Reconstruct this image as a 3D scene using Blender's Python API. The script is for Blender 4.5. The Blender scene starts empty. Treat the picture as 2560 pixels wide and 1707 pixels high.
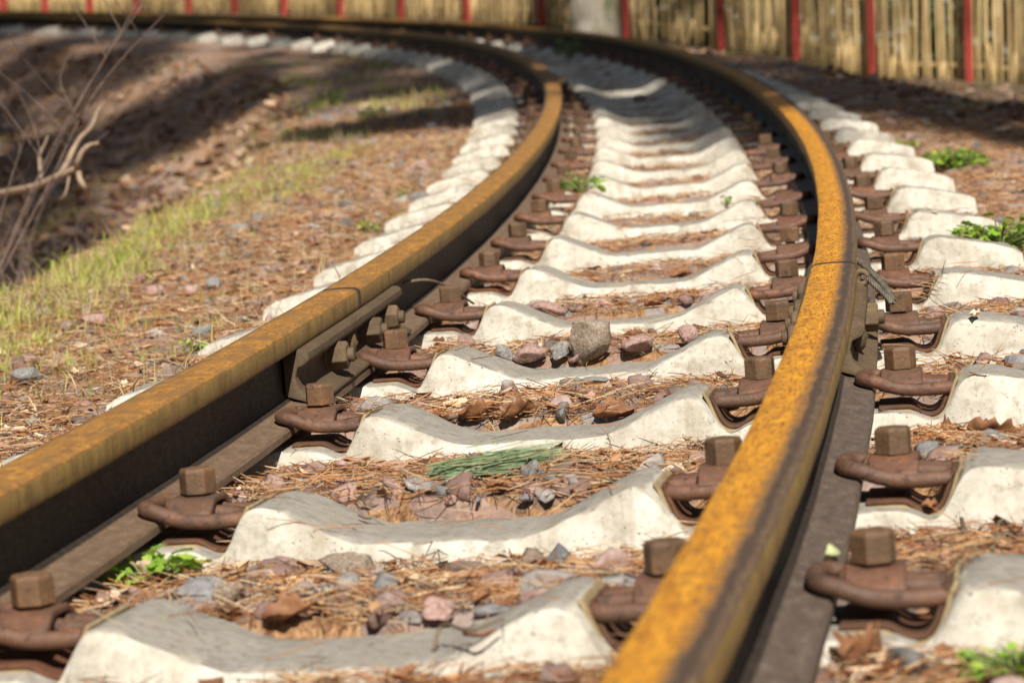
import bpy, bmesh, math, random
import numpy as np
from mathutils import Matrix, Vector
R = random.Random(7)
rng = np.random.default_rng(11)
scene = bpy.context.scene
col = scene.collection

# ------------------------------------------------------------------ camera model and track alignment
FPX, CAMH, PITCH, ROLL = 6870.97, 0.47855, 0.07327, -0.0351
X0, TH, KC, DK, D3 = -0.76789, -0.26967, 0.03902, -0.00232, 0.00007
CANT, GR, GR2 = 0.0448, 0.05542, 0.00025
G = 0.411            # rail centre to track centre
BOLT = 0.097         # clip bolt to rail centre
SMAX = 34.0
st = np.arange(-8.0, 46.0, 0.02)
sc_ = np.clip(st, 0, SMAX)
head = TH + KC*sc_ + DK*sc_**2 + D3*sc_**3
head = head + np.where(st > SMAX, 0.05*(st-SMAX), 0) + np.where(st < 0, KC*st, 0)
dx, dy = -np.sin(head), np.cos(head)
cx = np.concatenate([[0], np.cumsum((dx[1:]+dx[:-1])*0.01)])
cy = np.concatenate([[0], np.cumsum((dy[1:]+dy[:-1])*0.01)])
i0 = int(np.argmin(np.abs(st)))
cx += X0 - cx[i0]; cy -= cy[i0]
cz = GR*st + GR2*np.clip(st, 0, SMAX)**2

def T(s, lat, z):
    """track coordinates -> world (arrays)"""
    s = np.asarray(s, float); lat = np.asarray(lat, float); z = np.asarray(z, float)
    x = np.interp(s, st, cx); y = np.interp(s, st, cy); h = np.interp(s, st, head); zz = np.interp(s, st, cz)
    l = lat*math.cos(CANT) - z*math.sin(CANT)
    v = lat*math.sin(CANT) + z*math.cos(CANT)
    return np.stack(np.broadcast_arrays(x+np.cos(h)*l, y+np.sin(h)*l, zz+v), -1)

def frame(s, lat=0.0, z=0.0, flip=False):
    """4x4 at a track point: x = across the track (outwards when flipped), y = along, z = up"""
    p = T(s, lat, z); h = float(np.interp(s, st, head))
    xa = Vector((math.cos(h)*math.cos(CANT), math.sin(h)*math.cos(CANT), math.sin(CANT)))
    ya = Vector((-math.sin(h), math.cos(h), 0))
    za = xa.cross(ya)
    if flip: xa, ya = -xa, -ya
    M = Matrix.Identity(4)
    for i in range(3):
        M[i][0], M[i][1], M[i][2], M[i][3] = xa[i], ya[i], za[i], p[i]
    return M

cp, sp_, cr, sr = math.cos(PITCH), math.sin(PITCH), math.cos(ROLL), math.sin(ROLL)
FW = np.array([0, cp, -sp_]); UP0 = np.array([0, sp_, cp]); RT0 = np.array([1., 0, 0])
RT = cr*RT0 + sr*UP0; UP = -sr*RT0 + cr*UP0
CAM = np.array([0, 0, CAMH])
def ray(px, py):
    return FW + RT*((px-1280)/FPX) + UP*((853.5-py)/FPX)

def smooth(a, b, x):
    t = np.clip((np.asarray(x, float)-a)/(b-a), 0, 1)
    return t*t*(3-2*t)

# ------------------------------------------------------------------ value noise
class Noise:
    def __init__(self, seed):
        self.g = np.random.default_rng(seed).random((256, 256))
    def __call__(self, x, y):
        x = np.asarray(x, float); y = np.asarray(y, float)
        xi = np.floor(x).astype(int); yi = np.floor(y).astype(int)
        u = x-xi; v = y-yi; u = u*u*(3-2*u); v = v*v*(3-2*v)
        g = self.g; a = g[xi % 256, yi % 256]; b = g[(xi+1) % 256, yi % 256]
        c = g[xi % 256, (yi+1) % 256]; d = g[(xi+1) % 256, (yi+1) % 256]
        return (a*(1-u)+b*u)*(1-v)+(c*(1-u)+d*u)*v - .5
N1, N2, N3 = Noise(1), Noise(2), Noise(3)

# ------------------------------------------------------------------ sleepers stations
SL = [2.691, 3.276, 3.943, 4.553, 5.193, 5.817, 6.450, 7.103, 7.747]
while SL[-1] < 35.2: SL.append(SL[-1] + 0.645 + R.uniform(-.02, .02))
SLa = np.array(SL)

def nearest_sleeper(s):
    s = np.asarray(s, float)
    i = np.clip(np.searchsorted(SLa, s), 1, len(SLa)-1)
    return np.where(s-SLa[i-1] < SLa[i]-s, SLa[i-1], SLa[i])

def bed(s, lat):
    """height of litter and ballast relative to the rail-top plane"""
    s, lat = np.broadcast_arrays(np.asarray(s, float), np.asarray(lat, float))
    al = np.abs(lat)
    i = np.clip(np.searchsorted(SLa, s), 1, len(SLa)-1)
    ph = (s-SLa[i-1])/(SLa[i]-SLa[i-1])
    n = N1(s*9, lat*9)*.028 + N2(s*23, lat*23)*.012 + N3(s*3, lat*3)*.02
    dsl = np.abs(s-nearest_sleeper(s))
    sag = np.where(s < SLa[0], .02, .026*smooth(.3, .85, ph))
    crib = -.152 - .020*smooth(4.8, 8, s) - .002*smooth(8, 12, s) - sag + n*.8 + .014*smooth(.3, .05, np.abs(al-.41))*0 - .010*smooth(.12, 0, np.abs(al-.411))
    crib = np.where(dsl < .105, np.minimum(crib, -.196), crib)
    left = -.186 + n - .02*smooth(.8, 1.5, al) - .62*smooth(1.62, 2.9, al) - .35*smooth(2.9, 5.5, al) + smooth(1.7, 2.6, al)*(N3(s*1.3, lat*1.3)*.22+N2(s*3.1, lat*3.1)*.12)
    right = -.182 + n - .03*smooth(.8, 1.4, al) - .42*smooth(1.2, 3.0, al) + smooth(1.4, 2.2, al)*N3(s*1.3, lat*1.3)*.10 - .045*np.clip(lat-1.1, 0, 9)
    out = np.where(lat < 0, left, right)
    w = smooth(.70, .86, al)
    return crib*(1-w) + out*w

def bedpt(s, lat, dz=0.0):
    return T(s, lat, bed(s, lat)+dz)

def ray_bed(px, py, dz=0.0, smin=1.5, smax=36, top=False):
    """where the sight line through a photo pixel meets the ground: returns (s, lat, point)"""
    d = ray(px, py)
    t = np.concatenate([np.arange(1.5, 12, .01), np.arange(12, 48, .04)])
    P = CAM + t[:, None]*d
    j = (st > smin) & (st < smax)
    sj, xj, yj = st[j][::3], cx[j][::3], cy[j][::3]
    d2 = (P[:, 0:1]-xj)**2 + (P[:, 1:2]-yj)**2
    k = d2.argmin(1); s = sj[k]; h = np.interp(s, st, head)
    lat = (P[:, 0]-xj[k])*np.cos(h) + (P[:, 1]-yj[k])*np.sin(h)
    zg = bedpt(s, lat, dz)[:, 2]
    if top:
        zg = np.maximum(zg, np.where((np.abs(s-nearest_sleeper(s)) < .096) & (np.abs(lat) < .775), T(s, lat, np.interp(np.abs(lat), sx_, sz_))[:, 2], -9))
    below = np.nonzero((P[:, 2] < zg) & (np.abs(lat) < 7))[0]
    if len(below) == 0: return None
    q = below[0]
    return float(s[q]), float(lat[q]), P[q]

# ------------------------------------------------------------------ object helpers
def link(name, me, mat=None, parent=None, smooth_shade=False):
    o = bpy.data.objects.new(name, me); col.objects.link(o)
    if mat is not None:
        me.materials.clear()
        for m in (mat if isinstance(mat, (list, tuple)) else [mat]): me.materials.append(m)
    if smooth_shade:
        me.polygons.foreach_set('use_smooth', [True]*len(me.polygons))
    if parent is not None: o.parent = parent
    return o

def tag(o, label=None, cat=None, group=None, kind=None):
    if label: o['label'] = label
    if cat: o['category'] = cat
    if group: o['group'] = group
    if kind: o['kind'] = kind
    return o

def empty(name, M=None):
    o = bpy.data.objects.new(name, None); col.objects.link(o)
    o.empty_display_size = .05
    if M is not None: o.matrix_world = M
    return o

def mesh_np(name, V, F, colors=None, uv=None):
    """V (n,3), F (m,k) all same arity or list of lists"""
    me = bpy.data.meshes.new(name)
    V = np.asarray(V, np.float32)
    if isinstance(F, np.ndarray):
        m, k = F.shape
        me.vertices.add(len(V)); me.vertices.foreach_set('co', V.ravel())
        me.loops.add(m*k); me.loops.foreach_set('vertex_index', F.astype(np.int32).ravel())
        me.polygons.add(m)
        me.polygons.foreach_set('loop_start', np.arange(0, m*k, k, dtype=np.int32))
        me.polygons.foreach_set('loop_total', np.full(m, k, np.int32))
        me.update(calc_edges=True)
    else:
        me.from_pydata(V.tolist(), [], [list(f) for f in F]); me.update()
    if colors is not None:
        a = me.color_attributes.new('Col', 'FLOAT_COLOR', 'POINT')
        c = np.ones((len(V), 4), np.float32); c[:, :3] = colors
        a.data.foreach_set('color', c.ravel())
    if uv is not None:
        l = me.uv_layers.new(name='UVMap')
        vi = np.empty(len(me.loops), np.int32); me.loops.foreach_get('vertex_index', vi)
        l.data.foreach_set('uv', np.asarray(uv, np.float32)[vi].ravel())
    return me

class MB:
    """collects pieces of one mesh"""
    def __init__(self): self.v = []; self.f = []
    def add(self, V, F):
        b = len(self.v); self.v += [tuple(map(float, p)) for p in V]; self.f += [[b+i for i in f] for f in F]
    def prism(self, poly, y0, y1, axis='y'):
        """poly in (x,z) extruded along y"""
        n = len(poly)
        V = [(x, y0, z) for x, z in poly] + [(x, y1, z) for x, z in poly]
        F = [[i, (i+1) % n, n+(i+1) % n, n+i] for i in range(n)] + [list(range(n))[::-1], list(range(n, 2*n))]
        self.add(V, F)
    def tube(self, P, r, n=10, cap=True, tip=.6):
        P = np.asarray(P, float); m = len(P); r = np.broadcast_to(np.asarray(r, float), (m,))
        tg = np.gradient(P, axis=0); tg /= np.linalg.norm(tg, axis=1)[:, None]+1e-12
        up = np.array([0, 0, 1.]) if abs(tg[0, 2]) < .9 else np.array([1., 0, 0])
        V = []; a = np.arange(n)*2*math.pi/n
        for i in range(m):
            u = up-tg[i]*(up@tg[i]); u /= np.linalg.norm(u)+1e-12; up = u
            w = np.cross(tg[i], u)
            V.append(P[i]+r[i]*(np.cos(a)[:, None]*u+np.sin(a)[:, None]*w))
        V = np.concatenate(V); F = []
        for i in range(m-1):
            for j in range(n):
                F.append([i*n+j, i*n+(j+1) % n, (i+1)*n+(j+1) % n, (i+1)*n+j])
        if cap:
            V = np.concatenate([V, [P[0]-tg[0]*r[0]*tip, P[-1]+tg[-1]*r[-1]*tip]])
            for j in range(n):
                F.append([m*n, (j+1) % n, j]); F.append([m*n+1, (m-1)*n+j, (m-1)*n+(j+1) % n])
        self.add(V, F)
    def mesh(self, name, bevel=0.0, seg=2, angle=30):
        me = bpy.data.meshes.new(name)
        bm = bmesh.new()
        vs = [bm.verts.new(p) for p in self.v]
        for f in self.f:
            try: bm.faces.new([vs[i] for i in f])
            except ValueError: pass
        bmesh.ops.recalc_face_normals(bm, faces=bm.faces)
        if bevel > 0:
            es = [e for e in bm.edges if len(e.link_faces) == 2 and e.calc_face_angle(0) > math.radians(angle)]
            bmesh.ops.bevel(bm, geom=es, offset=bevel, segments=seg, affect='EDGES', profile=.5)
        bm.to_mesh(me); bm.free()
        return me

def catmull(P, n=8):
    P = np.asarray(P, float)
    Q = np.concatenate([[2*P[0]-P[1]], P, [2*P[-1]-P[-2]]])
    out = []
    for i in range(1, len(Q)-2):
        a, b, c, d = Q[i-1], Q[i], Q[i+1], Q[i+2]
        for t in np.linspace(0, 1, n, endpoint=False):
            out.append(.5*((2*b)+(-a+c)*t+(2*a-5*b+4*c-d)*t*t+(-a+3*b-3*c+d)*t**3))
    out.append(Q[-2]); return np.array(out)

def ordinal(n):
    w = ['first', 'second', 'third', 'fourth', 'fifth', 'sixth', 'seventh', 'eighth', 'ninth', 'tenth', 'eleventh', 'twelfth',
         'thirteenth', 'fourteenth', 'fifteenth', 'sixteenth', 'seventeenth', 'eighteenth', 'nineteenth', 'twentieth']
    return w[n]

# ------------------------------------------------------------------ materials
class NT:
    def __init__(self, name, rough=.8, spec=.3):
        self.m = bpy.data.materials.new(name); self.m.use_nodes = True
        self.t = self.m.node_tree; self.t.nodes.clear()
        self.out = self.t.nodes.new('ShaderNodeOutputMaterial')
        self.b = self.t.nodes.new('ShaderNodeBsdfPrincipled')
        self.b.inputs['Roughness'].default_value = rough
        self.b.inputs['Specular IOR Level'].default_value = spec
        self.t.links.new(self.b.outputs[0], self.out.inputs[0])
    def n(self, t, **kw):
        o = self.t.nodes.new(t)
        for k, v in kw.items(): setattr(o, k, v)
        return o
    def l(self, a, b): self.t.links.new(a, b)
    def coord(self, which='Object', scale=(1, 1, 1), obj_rand=False):
        tc = self.n('ShaderNodeTexCoord'); mp = self.n('ShaderNodeMapping')
        mp.inputs['Scale'].default_value = scale
        self.l(tc.outputs[which], mp.inputs['Vector'])
        if obj_rand:
            oi = self.n('ShaderNodeObjectInfo'); mu = self.n('ShaderNodeMath', operation='MULTIPLY'); mu.inputs[1].default_value = 37.
            self.l(oi.outputs['Random'], mu.inputs[0]); cb = self.n('ShaderNodeCombineXYZ')
            self.l(mu.outputs[0], cb.inputs[0]); self.l(mu.outputs[0], cb.inputs[1]); self.l(cb.outputs[0], mp.inputs['Location'])
        return mp.outputs[0]
    def noise(self, vec, scale, detail=6, rough=.6, dist=0.):
        o = self.n('ShaderNodeTexNoise'); o.inputs['Scale'].default_value = scale; o.inputs['Detail'].default_value = detail
        o.inputs['Roughness'].default_value = rough; o.inputs['Distortion'].default_value = dist
        self.l(vec, o.inputs['Vector']); return o.outputs['Fac']
    def vor(self, vec, scale, out='Distance', feature='F1'):
        o = self.n('ShaderNodeTexVoronoi', feature=feature); o.inputs['Scale'].default_value = scale
        self.l(vec, o.inputs['Vector']); return o.outputs[out]
    def ramp(self, fac, stops, interp='LINEAR'):
        o = self.n('ShaderNodeValToRGB'); e = o.color_ramp.elements; o.color_ramp.interpolation = interp
        while len(e) < len(stops): e.new(.5)
        for x, (p, c) in zip(e, stops):
            x.position = p; x.color = (c, c, c, 1) if isinstance(c, (int, float)) else (*c, 1)
        self.l(fac, o.inputs[0]); return o.outputs[0]
    def mix(self, fac, a, b, mode='MIX'):
        o = self.n('ShaderNodeMix', data_type='RGBA', blend_type=mode)
        for s, v in ((o.inputs[0], fac), (o.inputs[6], a), (o.inputs[7], b)):
            if isinstance(v, (int, float)): s.default_value = v
            elif isinstance(v, tuple): s.default_value = (*v, 1)
            else: self.l(v, s)
        return o.outputs[2]
    def math(self, op, a, b=0., c=None):
        o = self.n('ShaderNodeMath', operation=op)
        for i, v in enumerate((a, b) if c is None else (a, b, c)):
            if isinstance(v, (int, float)): o.inputs[i].default_value = v
            else: self.l(v, o.inputs[i])
        return o.outputs[0]
    def color(self, c):
        if isinstance(c, tuple): self.b.inputs['Base Color'].default_value = (*c, 1)
        else: self.l(c, self.b.inputs['Base Color'])
    def rough(self, r): self.l(r, self.b.inputs['Roughness'])
    def bump(self, h, strength=.3, dist=.005):
        o = self.n('ShaderNodeBump'); o.inputs['Strength'].default_value = strength; o.inputs['Distance'].default_value = dist
        self.l(h, o.inputs['Height']); self.l(o.outputs[0], self.b.inputs['Normal'])
    def attr(self, name='Col'):
        return self.n('ShaderNodeAttribute', attribute_name=name).outputs['Color']

def mat_concrete():
    m = NT('concrete', .9, .2); v = m.coord(obj_rand=True)
    geo = m.n('ShaderNodeNewGeometry'); sx = m.n('ShaderNodeSeparateXYZ'); m.l(geo.outputs['Normal'], sx.inputs[0])
    big = m.noise(v, 6, 5, .65); fine = m.noise(v, 70, 6, .7); mid = m.noise(v, 19, 6, .7)
    base = m.ramp(big, [(.25, (.42, .38, .31)), (.5, (.60, .565, .48)), (.75, (.69, .66, .58))])
    base = m.mix(m.ramp(mid, [(.46, 0.), (.68, .8)]), base, (.32, .27, .20))
    # rain-washed grey lichen on the upward faces
    upf = m.math('ADD', sx.outputs[2], m.math('MULTIPLY', m.math('SUBTRACT', mid, .5), .35))
    upm = m.ramp(upf, [(.74, 0.), (.90, 1.)])
    top = m.ramp(fine, [(.3, (.20, .18, .15)), (.55, (.34, .31, .265)), (.75, (.46, .43, .37))])
    top = m.mix(m.ramp(m.noise(v, 11, 5, .7), [(.55, 0.), (.75, .6)]), top, (.16, .15, .10))
    c = m.mix(upm, base, top)
    # drips down the face
    vs = m.coord(scale=(34, 3, 2.0), obj_rand=True)
    c = m.mix(m.ramp(m.noise(vs, 1.0, 5, .6), [(.55, 0.), (.75, .55)]), c, (.33, .27, .185))
    # blow holes
    wv = m.n('ShaderNodeVectorMath', operation='ADD'); wn = m.n('ShaderNodeTexNoise'); wn.inputs['Scale'].default_value = 90; m.l(v, wn.inputs['Vector'])
    ws = m.n('ShaderNodeVectorMath', operation='SCALE'); ws.inputs['Scale'].default_value = .012; m.l(wn.outputs['Color'], ws.inputs[0]); m.l(v, wv.inputs[0]); m.l(ws.outputs[0], wv.inputs[1])
    pv = m.n('ShaderNodeMapping'); pv.inputs['Scale'].default_value = (.75, 1, 1.25); m.l(wv.outputs[0], pv.inputs['Vector']); pv = pv.outputs[0]
    r = m.noise(v, 13, 3, .6); r2 = m.noise(v, 31, 3, .6)
    h1 = m.ramp(m.math('ADD', m.vor(pv, 75), m.math('MULTIPLY', r, .9)), [(.44, 1.), (.49, 0.)])
    h2 = m.ramp(m.math('ADD', m.vor(pv, 190), m.math('MULTIPLY', r2, .8)), [(.42, 1.), (.50, 0.)])
    hm = m.math('MAXIMUM', h1, m.math('MULTIPLY', h2, .75))
    c = m.mix(m.math('MULTIPLY', hm, .8), c, (.09, .075, .05))
    c = m.mix(m.ramp(fine, [(.53, 0.), (.70, .55)]), c, (.22, .18, .125))
    m.color(c)
    h = m.math('ADD', m.math('MULTIPLY', fine, .5), m.math('MULTIPLY', mid, .8))
    h = m.math('SUBTRACT', h, m.math('MULTIPLY', hm, .9))
    m.bump(h, .8, .004); return m.m

def mat_rust(name, a, b, c, spot=.5, rough=.75, spec=.35):
    m = NT(name, rough, spec); v = m.coord(obj_rand=True)
    n1 = m.noise(v, 22, 7, .72); n2 = m.noise(v, 160, 5, .7); n3 = m.noise(v, 70, 4, .6)
    k = m.ramp(n1, [(.3, a), (.55, b), (.78, c)])
    k = m.mix(m.ramp(n3, [(.58, 0.), (.66, spot)]), k, (.035, .02, .016))
    oi = m.n('ShaderNodeObjectInfo')
    k = m.mix(m.math('MULTIPLY', oi.outputs['Random'], .45), k, (.075, .055, .035))
    m.color(k); m.bump(m.math('ADD', n2, m.math('MULTIPLY', n3, .7)), .75, .0022)
    m.rough(m.ramp(n3, [(.3, rough-.17), (.7, rough+.1)])); return m.m

def mat_rail(name, right):
    m = NT(name, .6, .4)
    uvn = m.n('ShaderNodeUVMap', uv_map='UVMap'); sx = m.n('ShaderNodeSeparateXYZ'); m.l(uvn.outputs[0], sx.inputs[0])
    u, s = sx.outputs[0], sx.outputs[1]      # u: mm across the head (top) or beyond +-60 on sides; s: metres along
    cb = m.n('ShaderNodeCombineXYZ'); m.l(m.math('MULTIPLY', u, .02), cb.inputs[0]); m.l(m.math('MULTIPLY', s, 3.2), cb.inputs[1])
    vl = cb.outputs[0]
    cb2 = m.n('ShaderNodeCombineXYZ'); m.l(m.math('MULTIPLY', u, .012), cb2.inputs[0]); m.l(m.math('MULTIPLY', s, 45.), cb2.inputs[1])
    va = cb2.outputs[0]
    n1 = m.noise(vl, 4.5, 6, .65); n2 = m.noise(va, 1.6, 5, .7); n3 = m.noise(vl, 14, 5, .7)
    orange = m.ramp(n1, [(.25, (.36, .14, .016)), (.42, (.62, .25, .016)), (.66, (.86, .40, .024))] if right else [(.25, (.30, .125, .025)), (.45, (.50, .22, .03)), (.7, (.68, .34, .05))])
    orange = m.mix(m.ramp(n2, [(.54, 0.), (.70, .8)]), orange, (.13, .07, .032))
    cb3 = m.n('ShaderNodeCombineXYZ'); m.l(m.math('MULTIPLY', u, .035), cb3.inputs[0]); m.l(m.math('MULTIPLY', s, 260.), cb3.inputs[1])
    n4 = m.noise(cb3.outputs[0], 1.0, 3, .6)
    patch = m.noise(vl, 2.2, 5, .7)
    orange = m.mix(m.math('MULTIPLY', m.ramp(n4, [(.50, 0.), (.62, .75)]), m.ramp(patch, [(.42, 0.), (.60, 1.)])), orange, (.16, .075, .03))
    orange = m.mix(m.ramp(n3, [(.51, 0.), (.62, .9)]), orange, (.10, .052, .03))
    worn = m.ramp(n3, [(.3, (.07, .045, .035)), (.55, (.15, .095, .055)), (.78, (.26, .16, .065))])
    if not right:
        cb4 = m.n('ShaderNodeCombineXYZ'); m.l(m.math('MULTIPLY', u, .018), cb4.inputs[0]); m.l(m.math('MULTIPLY', s, 14.), cb4.inputs[1])
        pa = m.math('ADD', m.math('MULTIPLY', m.noise(cb4.outputs[0], 1.3, 6, .7), .7), m.math('MULTIPLY', patch, .35))
        orange = m.mix(m.ramp(pa, [(.44, .9), (.62, .0)]), orange, m.ramp(n3, [(.3, (.15, .08, .035)), (.7, (.30, .155, .045))]))
    edge = m.math('ADD', m.math('ADD', u, m.math('MULTIPLY', m.math('SUBTRACT', n1, .5), 30.)), m.math('MULTIPLY', m.math('SUBTRACT', n4, .5), 5.))
    if right:
        c = m.mix(m.ramp(m.math('MULTIPLY_ADD', edge, .01, .5), [(.555, 0.), (.69, 1.)]), orange, worn)
        rid = m.math('ABSOLUTE', m.math('SUBTRACT', m.math('ADD', u, m.math('MULTIPLY', m.math('SUBTRACT', n1, .5), 14.)), 23.))
        c = m.mix(m.ramp(m.math('MULTIPLY', rid, .1), [(.2, .75), (.6, 0.)]), c, (.06, .038, .027))
    else:
        c = m.mix(m.ramp(m.math('MULTIPLY_ADD', edge, .01, .5), [(.20, 1.), (.31, 0.)]), orange, worn)
    side = m.ramp(m.noise(va, 1.0, 5, .6), [(.3, (.17, .10, .035)), (.5, (.29, .18, .05)), (.75, (.40, .26, .08))])
    side = m.mix(m.ramp(n1, [(.5, 0.), (.7, .6)]), side, (.12, .08, .045))
    au = m.math('ABSOLUTE', u)
    c = m.mix(m.ramp(m.math('MULTIPLY', au, .01), [(.335, 0.), (.36, 1.)]), c, side)
    web = m.ramp(m.noise(va, 1.6, 6, .75), [(.3, (.016, .012, .010)), (.55, (.036, .025, .018)), (.8, (.075, .048, .03))])  # rusty web, coloured near black to deepen the shade under the head
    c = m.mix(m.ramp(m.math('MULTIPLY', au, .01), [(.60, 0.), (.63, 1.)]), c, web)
    foot = m.ramp(m.noise(vl, 9, 6, .7), [(.3, (.075, .055, .042)), (.55, (.13, .095, .072)), (.8, (.24, .19, .15))] if right else [(.3, (.12, .076, .046)), (.55, (.19, .123, .078)), (.8, (.28, .20, .135))])
    c = m.mix(m.ramp(m.math('MULTIPLY', au, .005), [(.60, 0.), (.61, 1.)]), c, foot)
    strk = m.noise(va, 2.2, 6, .75)
    c = m.mix(m.ramp(strk, [(.5, 0.), (.72, .45)]), c, (.06, .042, .03))
    c = m.mix(m.ramp(m.noise(vl, 30, 6, .75), [(.58, 0.), (.74, .5)]), c, (.05, .033, .025))
    jt = m.math('ABSOLUTE', m.math('SUBTRACT', s, 4.44 if right else 4.60))
    c = m.mix(m.ramp(m.math('ADD', m.math('MULTIPLY', jt, 10.), m.math('MULTIPLY', m.math('SUBTRACT', n3, .5), .12)), [(.09, .9), (.16, 0.)]), c, (.03, .02, .015))
    m.color(c)
    m.bump(m.math('ADD', m.math('MULTIPLY', n2, .6), m.noise(vl, 40, 5, .75)), .5, .002)
    m.rough(m.ramp(n3, [(.3, .5), (.7, .75)])); return m.m

def mat_litter():
    m = NT('needle_litter', .95, .15); v = m.coord('Object')
    # stones showing through, needles matted between
    cell = m.n('ShaderNodeTexVoronoi'); cell.inputs['Scale'].default_value = 26; m.l(v, cell.inputs['Vector'])
    sep = m.n('ShaderNodeSeparateColor'); m.l(cell.outputs['Color'], sep.inputs[0])
    stone = m.ramp(sep.outputs[0], [(.1, (.24, .21, .195)), (.4, (.38, .25, .205)), (.7, (.46, .33, .275)), (.95, (.36, .345, .34))])
    w1 = m.noise(m.coord('Object', (9, 60, 20)), 2.4, 6, .75, .6); w2 = m.noise(m.coord('Object', (55, 11, 20)), 2.4, 6, .75, .6)
    need = m.ramp(m.math('MAXIMUM', w1, w2), [(.42, (.10, .053, .03)), (.52, (.36, .19, .09)), (.63, (.56, .345, .18)), (.78, (.68, .50, .32))])
    big = m.noise(v, 2.3, 6, .65)
    c = m.mix(m.ramp(m.math('ADD', m.math('MULTIPLY', sep.outputs[1], .5), m.math('MULTIPLY', big, .7)), [(.52, 0.), (.62, .8)]), need, stone)
    c = m.mix(m.ramp(m.noise(v, 55, 5, .7), [(.55, 0.), (.74, .5)]), c, (.05, .03, .02))
    # green-grey moss and dark soil away from the track
    sx = m.n('ShaderNodeUVMap', uv_map='UVMap'); ss = m.n('ShaderNodeSeparateXYZ'); m.l(sx.outputs[0], ss.inputs[0])
    rr = m.math('MULTIPLY_ADD', m.math('SUBTRACT', big, .5), .8, ss.outputs[0])
    soil = m.ramp(m.noise(v, 14, 6, .7), [(.3, (.055, .04, .026)), (.6, (.12, .08, .05)), (.8, (.24, .155, .095))])
    c = m.mix(m.ramp(m.math('MULTIPLY_ADD', rr, .1, .5), [(.64, 0.), (.67, .85)]), c, soil)
    c = m.mix(m.ramp(m.math('ADD', m.noise(v, 3.5, 6, .7), m.math('MULTIPLY', m.math('ABSOLUTE', ss.outputs[0]), .06)), [(.74, 0.), (.9, .5)]), c, (.11, .12, .045))
    m.color(c)
    m.bump(m.math('ADD', m.math('MAXIMUM', w1, w2), m.math('MULTIPLY', m.math('SUBTRACT', 1., cell.outputs['Distance']), .6)), .8, .012)
    return m.m

def mat_col(name, rough=.8, spec=.25, nscale=40, var=.35, transl=0.0, bump=.0):
    m = NT(name, rough, spec); v = m.coord('Object')
    n = m.noise(v, nscale, 5, .65)
    c = m.mix(m.ramp(n, [(.35, var), (.65, 0.)]), m.attr(), m.mix(1., m.attr(), (.35, .3, .28), 'MULTIPLY'))
    m.color(c)
    if bump: m.bump(n, bump, .004)
    if transl:
        tr = m.n('ShaderNodeBsdfTranslucent'); m.l(c, tr.inputs[0]); mx = m.n('ShaderNodeMixShader'); mx.inputs[0].default_value = transl
        m.l(m.b.outputs[0], mx.inputs[1]); m.l(tr.outputs[0], mx.inputs[2]); m.l(mx.outputs[0], m.out.inputs[0])
    return m.m

def mat_stone(name, a, b, c):
    m = NT(name, .85, .3); v = m.coord('Object', obj_rand=True)
    n = m.noise(v, 22, 6, .7); sp = m.vor(v, 420, 'Color'); s = m.n('ShaderNodeSeparateColor'); m.l(sp, s.inputs[0])
    k = m.ramp(n, [(.3, a), (.55, b), (.75, c)])
    k = m.mix(m.ramp(s.outputs[0], [(.72, 0.), (.84, .4)]), k, (.5, .45, .41))
    k = m.mix(m.ramp(s.outputs[1], [(.80, 0.), (.9, .5)]), k, (.05, .045, .04))
    m.color(k); m.bump(m.math('ADD', n, m.noise(v, 120, 5, .7)), .6, .004); return m.m

def mat_simple(name, stops, scale=20, stretch=(1, 1, 1), rough=.8, spec=.25, bump=.3, coord='Object', rand=True, transl=0.0):
    m = NT(name, rough, spec); v = m.coord(coord, stretch, obj_rand=rand); n = m.noise(v, scale, 6, .65)
    c = m.ramp(n, stops); m.color(c)
    if bump: m.bump(m.noise(v, scale*4, 5, .7), bump, .003)
    if transl:
        tr = m.n('ShaderNodeBsdfTranslucent'); m.l(c, tr.inputs[0]); mx = m.n('ShaderNodeMixShader'); mx.inputs[0].default_value = transl
        m.l(m.b.outputs[0], mx.inputs[1]); m.l(tr.outputs[0], mx.inputs[2]); m.l(mx.outputs[0], m.out.inputs[0])
    return m.m

M_CON = mat_concrete()
M_CLIP = mat_rust('rusty_clip', (.075, .036, .023), (.175, .076, .042), (.37, .15, .055), .8, .62, .5)
M_NUT = mat_rust('rusty_nut', (.085, .05, .027), (.17, .09, .042), (.30, .14, .05), .65, .66, .45)
M_BRK = mat_rust('rusty_bracket', (.075, .03, .018), (.135, .055, .028), (.2, .085, .035), .4)
M_BAR = mat_rust('joint_bar_steel', (.09, .06, .035), (.16, .105, .055), (.22, .15, .075), .35)
M_PAD = mat_simple('pad_rubber', [(.3, (.23, .165, .085)), (.6, (.38, .29, .165)), (.8, (.5, .41, .26))], 40)
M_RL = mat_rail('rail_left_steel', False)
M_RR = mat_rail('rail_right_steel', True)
M_LIT = mat_litter()
M_SOIL = mat_simple('forest_soil', [(.3, (.05, .037, .022)), (.6, (.12, .085, .05)), (.8, (.2, .15, .08))], 3, rand=False)
M_NEED = mat_col('dry_needles', .75, .25, 30, .25)
M_GRAV = mat_col('gravel_stone', .9, .25, 90, .55, bump=.5)
M_GRASS = mat_col('grass_blades', .6, .3, 60, .15, transl=.35)
M_LEAFG = mat_col('green_leaf', .55, .35, 60, .3, transl=.35)
M_DRYL = mat_simple('dry_leaf', [(.3, (.16, .065, .028)), (.55, (.30, .135, .06)), (.8, (.42, .22, .11))], 30, rough=.6, spec=.35, transl=.2)
M_PALEL = mat_simple('pale_leaf', [(.3, (.42, .29, .18)), (.55, (.58, .43, .29)), (.8, (.66, .54, .4))], 30, rough=.6, transl=.2)
M_ROCKP = mat_stone('pink_granite', (.27, .15, .12), (.38, .23, .19), (.45, .31, .26))
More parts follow.
